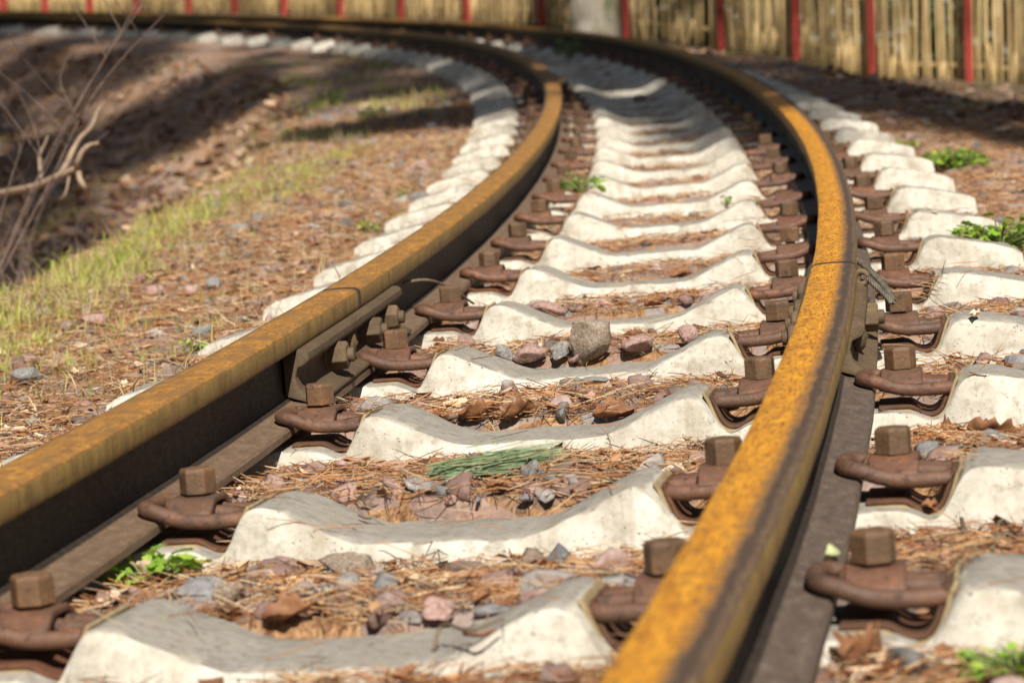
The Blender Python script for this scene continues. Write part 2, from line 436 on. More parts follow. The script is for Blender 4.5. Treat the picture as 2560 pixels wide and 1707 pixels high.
M_ROCKG = mat_stone('grey_granite', (.15, .14, .13), (.26, .25, .23), (.36, .35, .33))
M_ROCKB = mat_stone('brown_granite', (.17, .12, .08), (.28, .21, .15), (.38, .31, .24))
M_TWIG = mat_simple('twig_bark', [(.3, (.10, .075, .05)), (.6, (.2, .15, .095)), (.8, (.3, .23, .15))], 30)
M_DEAD = mat_simple('dead_branch_bark', [(.3, (.22, .15, .10)), (.6, (.38, .27, .185)), (.8, (.5, .38, .27))], 20)
M_POLE = mat_simple('bamboo_pole', [(.3, (.42, .27, .11)), (.5, (.72, .52, .24)), (.75, (.84, .66, .37))], 5, (9, 9, 1.2), rough=.55, spec=.4)
M_RED = mat_simple('red_post_paint', [(.3, (.27, .038, .03)), (.6, (.43, .062, .048)), (.8, (.50, .13, .10))], 8, rough=.55, spec=.4)
M_BARK = mat_simple('pine_bark', [(.3, (.07, .045, .03)), (.6, (.15, .10, .065)), (.8, (.24, .17, .11))], 9, (2, 2, .6), bump=.8)
M_PALEBARK = mat_simple('pale_bark', [(.32, (.13, .15, .06)), (.46, (.36, .32, .24)), (.58, (.52, .46, .40)), (.7, (.26, .25, .15))], 3.2, (1.5, 1.5, .8), bump=.5)
M_NEEDG = mat_simple('pine_needles', [(.3, (.03, .06, .02)), (.6, (.05, .09, .035)), (.8, (.08, .12, .05))], 5, bump=0)
M_CABLE = mat_simple('steel_cable', [(.3, (.06, .05, .04)), (.6, (.14, .115, .085)), (.8, (.23, .18, .13))], 60, rough=.55, spec=.5)

# ------------------------------------------------------------------ rails
PROF = [(-60, -134, -160), (-60, -125, -150), (-57, -121, -140), (-20, -113, -124), (-10, -106, -110), (-7, -95, -100), (-7, -60, -80), (-8, -43, -70),
        (-33, -35, -60), (-35, -31, -55), (-35.3, -10, -37), (-33.5, -5, -33), (-28, -1.6, -27), (-14, -.4, -14), (0, 0, 0)]
PROF = PROF + [(-x, z, -u) for x, z, u in PROF[-2::-1]]
def rail(name, side, s0, s1, mat):
    ss = np.concatenate([np.arange(s0, min(s1, 12), .04), np.arange(max(s0, 12), s1, .1), [s1]]) if s1 > 12 else np.append(np.arange(s0, s1-.01, .04), s1)
    k = len(PROF); V = []; UV = []
    for s in ss:
        w = 0.0004*math.sin(s*7)+.0003*math.sin(s*19)
        for x, z, u in PROF:
            V.append((s, side*G + x/1000 + w, z/1000)); UV.append((u, s))
    V = np.array(V); W = T(V[:, 0], V[:, 1], V[:, 2])
    n = len(ss); F = []
    for i in range(n-1):
        for j in range(k):
            F.append([i*k+j, i*k+(j+1) % k, (i+1)*k+(j+1) % k, (i+1)*k+j])
    F.append(list(range(k))); F.append(list(range((n-1)*k, n*k))[::-1])
    me = mesh_np(name, W, F, uv=np.array(UV))
    bm = bmesh.new(); bm.from_mesh(me); bmesh.ops.recalc_face_normals(bm, faces=bm.faces); bm.to_mesh(me); bm.free()
    o = link(name, me, mat, smooth_shade=True)
    me.set_sharp_from_angle(angle=math.radians(32))
    return o
JL, JR = 4.60, 4.44
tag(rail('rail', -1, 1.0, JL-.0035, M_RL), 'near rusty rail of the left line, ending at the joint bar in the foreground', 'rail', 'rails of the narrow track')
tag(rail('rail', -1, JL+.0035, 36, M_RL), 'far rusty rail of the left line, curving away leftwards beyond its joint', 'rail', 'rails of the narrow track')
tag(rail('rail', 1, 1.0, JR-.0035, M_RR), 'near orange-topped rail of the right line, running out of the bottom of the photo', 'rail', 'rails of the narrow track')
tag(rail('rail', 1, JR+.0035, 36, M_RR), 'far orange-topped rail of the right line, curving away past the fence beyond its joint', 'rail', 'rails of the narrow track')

# ------------------------------------------------------------------ sleepers
SPTS = [(0, -.159), (.05, -.159), (.098, -.158), (.115, -.153), (.125, -.149), (.16, -.133), (.19, -.119), (.206, -.112), (.225, -.110), (.237, -.116), (.249, -.138), (.257, -.156), (.266, -.167), (.282, -.166), (.296, -.155),
        (.31, -.1525), (.50, -.1525), (.525, -.155), (.54, -.166), (.557, -.167), (.566, -.156), (.574, -.138), (.586, -.116), (.60, -.109), (.62, -.110), (.66, -.117), (.72, -.131), (.765, -.142), (.782, -.156)]
sx_, sz_ = np.array(SPTS).T
def sleeper_mesh(seed):
    n1, n2 = Noise(100+seed), Noise(200+seed)
    lat = np.concatenate([np.arange(-.782, .7825, .008)])
    zt = np.interp(np.abs(lat), sx_, sz_)
    zt = np.convolve(np.pad(zt, 1, mode='edge'), np.ones(3)/3, 'valid')
    seat = (np.abs(lat) > .26) & (np.abs(lat) < .565)
    rowsV = []
    ys = [-.148, -.125, -.105, -.0985, -.0940, -.0905, -.055, -.02, .02, .055, .0905, .0940, .0985, .105, .125, .148]
    dz = [-.20, -.10, -.045, -.018, -.005, 0, .0015, .002, .002, .0015, 0, -.005, -.018, -.045, -.10, -.20]
    k = len(ys)
    for x, z, se in zip(lat, zt, seat):
        for j, (y, d) in enumerate(zip(ys, dz)):
            am = 0.25 if se else 1.0
            ny = float(n1(x*22, j*.9+y*10))*.009 + float(n2(x*75, j*1.7))*.006
            nz = (float(n2(x*16, y*30))*.006 + float(n1(x*50, y*50))*.003)*am
            if d <= -.04: nz = 0
            rowsV.append((x + (0 if abs(x) < .77 else math.copysign(max(0, -d)*.12, x)), y + (ny if abs(y) > .08 else 0), z + d + nz))
    V = np.array(rowsV); n = len(lat); F = []
    for i in range(n-1):
        for j in range(k-1):
            F.append([i*k+j, (i+1)*k+j, (i+1)*k+j+1, i*k+j+1])
        F.append([i*k, i*k+k-1, (i+1)*k+k-1, (i+1)*k])
    F.append(list(range(k))[::-1]); F.append(list(range((n-1)*k, n*k)))
    V[:, 2] += .30
    me = mesh_np('concrete_sleeper', V, F)
    bm = bmesh.new(); bm.from_mesh(me); bmesh.ops.recalc_face_normals(bm, faces=bm.faces); bm.to_mesh(me); bm.free()
    me.materials.append(M_CON)
    me.polygons.foreach_set('use_smooth', [True]*len(me.polygons)); me.set_sharp_from_angle(angle=math.radians(50))
    return me
SM = [sleeper_mesh(i) for i in range(5)]

# ------------------------------------------------------------------ fastening parts (x outwards from the rail centre, z from the bracket base up)
ZB = .152
def clip_mesh():
    half = [(.066, -.011, -.110), (.09, -.013, -.114), (.125, -.014, -.120), (.150, -.014, -.1225), (.163, -.019, -.124), (.1685, -.031, -.125), (.163, -.043, -.1255), (.150, -.048, -.126),
            (.125, -.049, -.1262), (.10, -.049, -.1245), (.080, -.0485, -.1195), (.062, -.047, -.1125), (.048, -.040, -.1095), (.0415, -.024, -.1095), (.040, 0, -.110)]
    P = half + [(x, -y, z) for x, y, z in half[-2::-1]]
    P = catmull(P, 5); P[:, 2] += ZB
    b = MB(); b.tube(P, .0092, 12); me = b.mesh('spring_clip')
    me.polygons.foreach_set('use_smooth', [True]*len(me.polygons)); return me
def saddle_mesh():
    # strap drawn over both rods, dished under the nut
    pr = [(-.049, -.1185), (-.046, -.1145), (-.040, -.1105), (-.032, -.1045), (-.024, -.1000), (-.012, -.099), (.012, -.099), (.024, -.1000), (.032, -.1045), (.040, -.1105), (.046, -.1145), (.049, -.1185)]
    b = MB(); n = len(pr); xs = [.069, .072, .085, .097, .110, .123, .126]
    V = []; 
    for x in xs:
        dip = .0015 if .08 < x < .115 else 0
        e = .0018 if x in (.069, .126) else 0
        for y, z in pr: V.append((x, y*(1-e*6), z-e-dip*(abs(y) < .045)+ZB))
    m = len(V)
    for x in xs:
        for y, z in pr: V.append((x, y*.87, z-.0085+ZB))
    F = []
    for i in range(len(xs)-1):
        for j in range(n-1):
            a = i*n+j; F.append([a, a+1, a+n+1, a+n]); F.append([m+a, m+a+n, m+a+n+1, m+a+1])
        for j in (0, n-1):
            a = i*n+j; F.append([a, a+n, m+a+n, m+a])
    for i in (0, len(xs)-1):
        for j in range(n-1):
            a = i*n+j; F.append([a, m+a, m+a+1, a+1])
    b.add(V, F); me = b.mesh('clip_strap', .0015, 2, 35)
    me.polygons.foreach_set('use_smooth', [True]*len(me.polygons)); me.set_sharp_from_angle(angle=math.radians(50)); return me
def nut_mesh(af=.0385, h=.031):
    b = MB(); r = af/math.sqrt(3); c = .003
    rings = [(0, r*.97), (.0015, r), (h-c*1.3, r), (h, r*.88)]
    V = []; 
    for z, rr in rings:
        for k in range(6):
            a = k*math.pi/3; V.append((rr*math.cos(a), rr*math.sin(a), z))
    F = [[i*6+k, i*6+(k+1) % 6, (i+1)*6+(k+1) % 6, (i+1)*6+k] for i in range(3) for k in range(6)] + [list(range(6))[::-1], list(range(18, 24))]
    b.add(V, F); return b.mesh('nut', .0013, 2, 25)
def bolt_stub():
    b = MB(); b.tube([(0, 0, -.03), (0, 0, .001)], .0105, 12); return b.mesh('bolt')
BP = [(.064, -.1455), (.100, -.1455), (.112, -.148), (.124, -.156), (.137, -.158), (.147, -.151), (.155, -.133), (.162, -.114)]
def strip_mesh(name, path, th, hw, hw2=None, off=0.0):
    P = catmull([(x, 0, z) for x, z in path], 4)[:, [0, 2]]
    tg = np.gradient(P, axis=0); tg /= np.linalg.norm(tg, axis=1)[:, None]; nr = np.stack([-tg[:, 1], tg[:, 0]], 1)
    A = P + nr*off; B = P + nr*(off-th); n = len(P); V = []
    for i in range(n):
        h = hw if hw2 is None else hw+(hw2-hw)*i/(n-1)
        for q in (A[i], B[i]):
            V += [(q[0], -h, q[1]+ZB), (q[0], h, q[1]+ZB)]
    F = []
    for i in range(n-1):
        a = i*4; b = a+4
        F += [[a, a+1, b+1, b], [a+2, b+2, b+3, a+3], [a, b, b+2, a+2], [a+1, a+3, b+3, b+1]]
    F += [[0, 2, 3, 1], [n*4-4, n*4-3, n*4-1, n*4-2]]
    b = MB(); b.add(V, F); return b.mesh(name, .0012, 1, 40)
CLIP, STRAP, NUT, BOLTM = clip_mesh(), saddle_mesh(), nut_mesh(), bolt_stub()
BRK = strip_mesh('bracket', BP, .005, .060, .052, .0)
PAD = strip_mesh('pad', BP[:-1] + [(.160, -.119), (.166, -.107)], .0045, .069, .064, -.0056)
for me, m in ((CLIP, M_CLIP), (STRAP, M_CLIP), (NUT, M_NUT), (BOLTM, M_NUT), (BRK, M_BRK), (PAD, M_PAD)): me.materials.append(m)

def part(name, me, parent, loc=None, rot=0.):
    o = bpy.data.objects.new(name, me); col.objects.link(o); o.parent = parent
    if loc: o.location = loc
    o.rotation_euler.z = rot
    return o
def fastening_label(i, side, inner):
    rail_ = 'left' if side < 0 else 'right'
    face = 'inner' if inner else 'outer'
    if i < 14:
        return f'rusty spring clip and nut, {face} side of {rail_} rail, {ordinal(i)} sleeper from the bottom edge'
    z = 'before the tree shadow' if i < 20 else 'in the blurred bend by the fence' if i < 33 else 'in the farthest bend at the top left'
    return f'blurred rusty clip, {face} side of {rail_} rail, {z}'
for i, s in enumerate(SL):
    o = bpy.data.objects.new('concrete_sleeper', SM[(i*3+i//4) % 5]); col.objects.link(o)
    skew = R.uniform(-.012, .012)
    o.matrix_world = frame(s, 0, -.30) @ Matrix.Rotation(skew, 4, 'Z')
    desc = ['half buried pale concrete sleeper cut by the bottom edge of the photo', 'pale concrete sleeper behind the green pine twig, second from the bottom',
            'pale concrete sleeper with needles and crumpled leaves before it, third from the bottom', 'pitted pale concrete sleeper just before the big loose stones at the rail joint',
            'pale concrete sleeper behind the big brown stone, fifth from the bottom']
    if i == 1: desc[1] = 'pale concrete sleeper with the green pine twig lying along it'
    lab = desc[i] if i < 5 else f'pale concrete sleeper, {ordinal(i)} from the bottom edge of the photo' if i < 14 else \
        'pale sunlit concrete sleeper in a close row before the tree shadow' if i < 20 else 'blurred concrete sleeper in tree shadow at the bend' if i < 33 else 'blurred concrete sleeper end in the farthest bend at the top left'
    tag(o, lab, 'sleeper', 'concrete sleepers under the track')
    for side in (-1, 1):
        for inner in (True, False):
            if side < 0 and not inner and i < 8: pass
            flip = (side > 0) == inner
            M = frame(s + R.uniform(-.004, .004), side*G, -ZB, flip) @ Matrix.Rotation(skew, 4, 'Z')
            e = empty('rail_fastening', M)
            tag(e, fastening_label(i, side, inner), 'rail clip', 'spring clips holding the rails')
            missing = (i == 7 and side > 0 and inner)
            part('bracket', BRK, e); part('pad', PAD, e)
            c = part('spring_clip', CLIP, e, (R.uniform(-.003, .003), R.uniform(-.003, .003), 0), R.uniform(-.05, .05))
            part('strap', STRAP, e, (0, R.uniform(-.003, .003), 0), R.uniform(-.03, .03))
            if not missing:
                dz = R.uniform(-.002, .003)
                nu = part('nut', NUT, e, (BOLT, 0, ZB-.1003+dz), R.uniform(0, math.pi/3))
                part('bolt', BOLTM, nu)

# ------------------------------------------------------------------ joint bars
JBP = [(.009, -.043), (.034, -.0355), (.043, -.0365), (.0490, -.042), (.0500, -.052), (.044, -.058), (.031, -.063), (.027, -.075), (.030, -.092), (.043, -.106), (.060, -.1135), (.0615, -.119), (.045, -.1165), (.010, -.105)]
def joint_bar(side, inner, s0, s1, bolts, lab):
    flip = (side > 0) == inner
    sg = -1 if flip else 1
    root = empty('joint_bar', frame((s0+s1)/2, side*G, -.12, flip)); inv = root.matrix_world.inverted()
    tag(root, lab, 'joint bar', 'joint bars bolted over the rail joints')
    ss = np.linspace(s0, s1, 22); V = []; k = len(JBP)
    for q, s in enumerate(ss):
        for x, z in JBP:
            jit = .0016*float(N1(s*40, x*300+z*200))
            p = T(s, side*G + sg*(x+.0008+jit*(x > .02)), z); V.append(tuple(inv @ Vector(p)))
    F = [[i*k+j, i*k+(j+1) % k, (i+1)*k+(j+1) % k, (i+1)*k+j] for i in range(len(ss)-1) for j in range(k)] + [list(range(k)), list(range((len(ss)-1)*k, len(ss)*k))[::-1]]
    b = MB(); b.add(V, F); me = b.mesh('bar', .002, 2, 45)
    o = link('bar', me, M_BAR, root, True); me.set_sharp_from_angle(angle=math.radians(35))
    for s, kind in bolts:
        L = inv @ frame(s, side*G, -.076, flip)
        e = None
        if kind == 'nut':
            m = MB(); 
            r = .0225
            V = []
            for x, rr in ((.030, r*.98), (.0335, r), (.062, r), (.0655, r*.87)):
                for q in range(6): V.append((x, rr*math.cos(q*math.pi/3+s*3), rr*math.sin(q*math.pi/3+s*3)))
            m.add(V, [[i*6+q, i*6+(q+1) % 6, (i+1)*6+(q+1) % 6, (i+1)*6+q] for i in range(3) for q in range(6)] + [list(range(6)), list(range(18, 24))])
            me = m.mesh('nut', .0015, 2, 25); me.transform(L); n = link('nut', me, M_BAR, root)
            m = MB(); m.tube([(.026, 0, 0), (.0345, 0, 0)], .0255, 14, tip=.02); m.tube([(.06, 0, 0), (.0735, 0, 0), (.075, 0, 0)], [.0112, .0112, .0095], 14, tip=.02)
            me = m.mesh('bolt_end', .0012, 1, 40); me.transform(L); link('bolt_end', me, M_BAR, n, True); me.set_sharp_from_angle(angle=math.radians(40))
        else:
            m = MB(); rr = [(.024, .022), (.034, .0225), (.042, .0205), (.047, .015), (.049, .006)]
            P = np.array([(x, 0, 0) for x, _ in rr]); m.tube(P, [a for _, a in rr], 16)
            me = m.mesh('bolt_head'); me.transform(L); link('bolt_head', me, M_BAR, root, True)
    return root
joint_bar(-1, True, 4.10, 4.93, [(4.17, 'nut'), (4.32, 'nut'), (4.47, 'head'), (4.62, 'nut'), (4.79, 'nut')][1:], 'rusty joint bar bolted along the inner side of the left rail')
joint_bar(1, True, 4.06, 4.80, [(4.16, 'nut'), (4.30, 'nut'), (4.44, 'nut'), (4.66, 'nut')], 'rusty joint bar half hidden behind the right rail, its nuts facing the sleepers')
joint_bar(1, False, 3.98, 4.73, [(4.12, 'head'), (4.33, 'nut'), (4.56, 'head')], 'rusty joint bar on the outer side of the right rail below the bond cable')
joint_bar(-1, False, 4.10, 4.93, [(4.32, 'head'), (4.62, 'head')], 'rusty joint bar on the outer side of the left rail, behind the rail head')

# bond cable: twisted strands hooked over the bar
def cable():
    root = empty('bond_cable', frame(4.5, G, -.06)); inv = root.matrix_world.inverted()
    tag(root, 'twisted steel bond cable looped beside the right rail joint', 'cable')
    def strand_path(pts, name):
        P = catmull([T(s, G+l, z) for s, l, z in pts], 14)
        tg = np.gradient(P, axis=0); tg /= np.linalg.norm(tg, axis=1)[:, None]
        u = np.cross(tg, [0, 0, 1.]); u /= np.linalg.norm(u, axis=1)[:, None]; w = np.cross(tg, u)
        L = np.concatenate([[0], np.cumsum(np.linalg.norm(np.diff(P, axis=0), axis=1))])
        # dense resample
        tt = np.arange(0, L[-1], .0015); I = lambda A: np.stack([np.interp(tt, L, A[:, k]) for k in range(3)], 1)
        P, u, w = I(P), I(u), I(w); m = MB()
        for k in range(5):
            a = tt/.034*2*math.pi + k*2*math.pi/5
            m.tube(P + .0032*(np.cos(a)[:, None]*u + np.sin(a)[:, None]*w), .0022, 6)
        m.v = [tuple(inv @ Vector(p)) for p in m.v]
        link(name, m.mesh(name), M_CABLE, root, True)
    strand_path([(4.60, .034, -.016), (4.56, .042, -.017), (4.50, .058, -.026), (4.44, .078, -.044), (4.41, .087, -.056), (4.40, .089, -.062)], 'strand')
    strand_path([(4.43, .042, -.026), (4.43, .052, -.028), (4.41, .068, -.042), (4.385, .083, -.057), (4.375, .088, -.064)], 'strand')
    m = MB(); P = [T(4.43, G+.042+.010*math.cos(a), -.026+.010*math.sin(a)) for a in np.linspace(0, 2*math.pi, 16)]
    m.tube(np.array(P), .005, 8); m.v = [tuple(inv @ Vector(p)) for p in m.v]; link('lug', m.mesh('lug'), M_BAR, root, True)
cable()

# ------------------------------------------------------------------ ground
def ground_sheets():
    s = np.concatenate([np.arange(1.0, 8, .018), np.arange(8, 16, .045), np.arange(16, 40, .12)])
    lt = np.concatenate([np.arange(-7, -1.75, .09), np.arange(-1.75, 1.6, .022), np.arange(1.6, 6.01, .09)])
    S, L = np.meshgrid(s, lt, indexing='ij')
    Wp = T(S, L, bed(S, L)).reshape(-1, 3)
    a, b = S.shape; idx = np.arange(a*b).reshape(a, b)
    F = np.stack([idx[:-1, :-1], idx[:-1, 1:], idx[1:, 1:], idx[1:, :-1]], -1).reshape(-1, 4)
    uv = np.stack([L.ravel(), S.ravel()], 1)
    me = mesh_np('ballast_bed', Wp, F, uv=uv)
    o = link('ballast_bed', me, M_LIT, smooth_shade=True); tag(o, kind='structure')
    # the wide forest floor under and beyond the bed
    g = np.concatenate([np.arange(-120, -24, 8), np.arange(-24, 24, .8), np.arange(24, 121, 8)]); h = np.concatenate([np.arange(-60, -6, 6), np.arange(-6, 50, .8), np.arange(50, 180, 8)])
    X, Y = np.meshgrid(g, h, indexing='ij'); P = np.stack([X.ravel(), Y.ravel()], 1)
    c = np.stack([cx, cy], 1)[::25]; zc = cz[::25]
    d2 = ((P[:, None, :]-c[None])**2).sum(-1); w = 1/(d2+.3)**2
    z = (w*zc).sum(1)/w.sum(1); dm = np.sqrt(d2.min(1))
    z = z - 1.7 + N3(P[:, 0]*.4, P[:, 1]*.4)*.25
    idx = np.arange(len(P)).reshape(X.shape)
    F = np.stack([idx[:-1, :-1], idx[1:, :-1], idx[1:, 1:], idx[:-1, 1:]], -1).reshape(-1, 4)
    me = mesh_np('ground', np.concatenate([P, z[:, None]], 1), F)
    tag(link('ground', me, M_SOIL, smooth_shade=True), kind='structure')
ground_sheets()

# ------------------------------------------------------------------ fence
PX = [(2424, 212), (2181, 199), (1991, 141), (1803, 121), (1566, 92), (1355, 66), (1168, 52), (1003, 44), (852, 39), (711, 36), (587, 33), (472, 32), (343, 32), (224, 32), (113, 32), (8, 32), (-100, 32), (-210, 32), (-320, 32), (-430, 32), (-540, 32)]
FD = [24.6, 25.3, 26.0, 26.8, 27.7, 28.7, 29.8, 30.8, 31.7, 32.5, 33.3, 34.0, 34.6, 35.2, 35.7, 36.2, 36.7, 37.1, 37.5, 37.9, 38.3]
def ground_z(x, y):
    k = ((cx-x)**2+(cy-y)**2).argmin(); h = head[k]
    lat = (x-cx[k])*math.cos(h)+(y-cy[k])*math.sin(h)
    return float(bedpt(st[k], lat)[2]), float(st[k]), float(lat)
def fence():
    B = []
    for (px, py), d in zip(PX, FD):
        p = CAM + ray(px, py)*d
        B.append(p)
    B = np.array(B)
    first = B[0]-(B[1]-B[0])*1.0; B = np.concatenate([[first], B]); pl = np.concatenate([[B[0]*2-B[1]], B])
    B = pl
    root = empty('bamboo_fence', Matrix.Translation(Vector(B[4]))); inv = root.matrix_world.inverted()
    tag(root, 'tall fence of yellow bamboo poles between red posts behind the track', 'fence')
    hgt = 2.0
    for i, p in enumerate(B):
        a = B[max(i-1, 0)]; b = B[min(i+1, len(B)-1)]
        t = (b-a)[:2]; t /= np.linalg.norm(t); n = np.array([t[1], -t[0]])
        if n @ (CAM[:2]-p[:2]) < 0: n = -n
        m = MB(); w = .026*max(1, d_w(i)); dd = .03
        q = p[:2] + (CAM-p)[:2]/np.linalg.norm((CAM-p)[:2])*.17
        m.add([(q[0]+sx*w*t[0]+sy*dd*n[0], q[1]+sx*w*t[1]+sy*dd*n[1], z) for z in (p[2]-.25, p[2]+hgt+.08) for sx, sy in ((-1, -1), (1, -1), (1, 1), (-1, 1))],
              [[0, 1, 2, 3], [4, 5, 6, 7], [0, 1, 5, 4], [1, 2, 6, 5], [2, 3, 7, 6], [3, 0, 4, 7]])
        m.v = [tuple(inv @ Vector(v)) for v in m.v]
        link('post', m.mesh('post', .006, 2), M_RED, root)
    for i in range(len(B)-1):
        a, b = B[i], B[i+1]; L = np.linalg.norm(b-a); m = MB()
        t = (b-a)/L; n = np.array([t[1], -t[0], 0]); n /= np.linalg.norm(n)
        if n @ (CAM-a) < 0: n = -n
        # number of poles per bay as in the picture
        npole = 14 if i < 6 else 18 if i < 10 else 24
        for k in range(npole):
            f = (k+.5+R.uniform(-.22, .22))/npole; q = a+(b-a)*f
            r = L/npole*.285*R.uniform(.75, 1.2); lean = R.gauss(0, .012); up = hgt*R.uniform(.95, 1.03)
            z0 = R.uniform(-.04, .03)
            P = []
            nn = 7
            for j in range(nn):
                h = z0 + (up-z0)*j/(nn-1)
                P.append(q + t*(lean*h + .006*math.sin(j*1.9+k)) + n*R.uniform(-.006, .006) + np.array([0, 0, h]))
            m.tube(np.array(P), [r*(1.0-.03*j+R.uniform(-.05, .05)) for j in range(nn)], 7)
        # lower rail and a few slanted split canes at the foot
        for hh in (.16, 1.55):
            m.tube(np.array([a+(b-a)*f - n*.03 + np.array([0, 0, hh+.008*math.sin(f*9)]) for f in np.linspace(0, 1, 6)]), .02, 6)
        for k in range(7):
            f = R.uniform(.08, .92); q = a+(b-a)*f
            m.tube(np.array([q+n*.035+np.array([0, 0, -.02]), q+n*.02+t*R.uniform(-.09, .09)+np.array([0, 0, R.uniform(.18, .4)])]), L/npole*.2, 5)
        m.v = [tuple(inv @ Vector(v)) for v in m.v]
        link('pole_panel', m.mesh('pole_panel'), M_POLE, root, True)
    return B
def d_w(i): return 1.0 + max(0, i-6)*.06
FB = fence()
# earth strip carrying the fence
def fence_bank():
    V = []; n = len(FB); cols = 9
    for i, p in enumerate(FB):
        a = FB[max(i-1, 0)]; b = FB[min(i+1, n-1)]; t = (b-a)[:2]; t /= np.linalg.norm(t); nn = np.array([t[1], -t[0]])
        if nn @ (CAM[:2]-p[:2]) < 0: nn = -nn
        for j in range(cols):
            e = [-3., -1.2, -.5, -.2, 0, .3, .8, 1.6, 2.6][j]
            q = p[:2]+nn*e; z = p[2]-.005 - .02*abs(e) - (.35*smooth(1.0, 2.6, e) if e > 0 else 0)
            V.append((*q, float(z)))
    idx = np.arange(n*cols).reshape(n, cols)
    F = np.stack([idx[:-1, :-1], idx[:-1, 1:], idx[1:, 1:], idx[1:, :-1]], -1).reshape(-1, 4)
    tag(link('ground_bank', mesh_np('ground_bank', np.array(V), F), M_SOIL, smooth_shade=True), kind='structure')
fence_bank()

# ------------------------------------------------------------------ loose litter (uncountable)
def on_sleeper(s, lat):
    d = s-nearest_sleeper(s)
    return (np.abs(d) < .098) & (np.abs(lat) < .79)
def surf(s, lat):
    z = bed(s, lat); o = on_sleeper(s, lat)
    zs = np.interp(np.abs(lat), sx_, sz_)
    return np.where(o, zs+.002, z)
def sample(n, s0, s1, l0, l1, keep=None):
    s = rng.uniform(s0, s1, n); l = rng.uniform(l0, l1, n)
    al = np.abs(np.abs(l)-G)
    ok = al > .066
    o = on_sleeper(s, l)
    p = np.where(o, .10, 1.0)
    zs = np.interp(np.abs(l), sx_, sz_)
    p = np.where(o & (zs > -.168) & (np.abs(l) < .29), .025, p)
    p = np.where(o & (al < .165), .03, p)
    p = np.where(o & (np.abs(l) > .57), .03, p)
    if keep is not None: p = p*keep(s, l)
    ok &= rng.random(n) < p
    return s[ok], l[ok]

def needles(name, sets):
    VV, FF, CC = [], [], []; base = 0
    pal = np.array([(.42, .18, .06), (.50, .25, .10), (.34, .13, .05), (.56, .36, .19), (.48, .32, .18), (.25, .13, .065), (.62, .47, .30), (.15, .08, .05)])
    for s, l, length, width in sets:
        n = len(s)
        p = T(s, l, surf(s, l)+rng.uniform(.000, .016, n)**1.0)
        a = rng.uniform(0, 2*math.pi, n); tilt = rng.normal(0, .20, n)
        L = length*rng.uniform(.55, 1.25, n); w = width*rng.uniform(.7, 1.2, n)
        d = np.stack([np.cos(a)*np.cos(tilt), np.sin(a)*np.cos(tilt), np.sin(tilt)], 1)
        sd = np.stack([-np.sin(a), np.cos(a), np.zeros(n)], 1)
        bend = rng.normal(0, .16, n); rise = rng.uniform(-.02, .10, n)
        up = np.array([0, 0, 1.])
        rings = []
        for t, ww in ((-.5, .6), (-.17, 1.), (.17, 1.), (.5, .5)):
            c = p + d*(L*t)[:, None] + sd*(L*bend*(.25-t*t))[:, None] + up*(L*rise*(.25-t*t))[:, None]
            for k in range(3):
                an = k*2*math.pi/3+math.pi/2
                rings.append(c + sd*(w*ww*.5*math.cos(an))[:, None] + up*(w*ww*.5*math.sin(an))[:, None])
        V = np.stack(rings, 1)           # n,12,3
        f = []
        for r in range(3):
            for k in range(3): f.append([r*3+k, r*3+(k+1) % 3, (r+1)*3+(k+1) % 3, (r+1)*3+k])
        f = np.array(f)
        F = (f[None]+(np.arange(n)*12)[:, None, None]).reshape(-1, 4)+base
        c = pal[rng.integers(0, len(pal), n)]*rng.uniform(.75, 1.3, (n, 1))
        VV.append(V.reshape(-1, 3)); FF.append(F); CC.append(np.repeat(c, 12, 0)); base += n*12
    me = mesh_np(name, np.concatenate(VV), np.concatenate(FF), np.concatenate(CC))
    o = link(name, me, M_NEED); return o
sets = []
for (n, s0, s1, l0, l1, L, w) in ((19000, 2.1, 4.2, -.40, 1.0, .070, .0016), (17000, 4.2, 7, -.40, 1.3, .066, .0017), (17000, 7, 12, -.45, 1.6, .06, .0024),
                                  (16000, 3.0, 7.5, -1.75, -.46, .06, .0019), (15000, 7.5, 15, -1.8, -.46, .065, .0030), (5000, 12, 24, -1.2, 2.0, .08, .005), (7000, 2.1, 7, 1.0, 3.0, .07, .0022)):
    s, l = sample(n, s0, s1, l0, l1); sets.append((s, l, L, w))
# tufts of needles caught at the clips
for i in range(0, 9):
    for side in (-1, 1):
        for inn in (1, -1):
            k = R.randint(6, 28); c = side*G - side*inn*R.choice([.055, .165, .172])
            s = SLa[i] + rng.normal(R.choice([-.085, 0, .06]), .022, k); l = c + rng.normal(0, .012, k)
            sets.append((s, l, .06, .0015))
tag(needles('needle_litter', sets), 'dry orange pine needles strewn between and beside the sleepers', 'pine needles', kind='stuff')

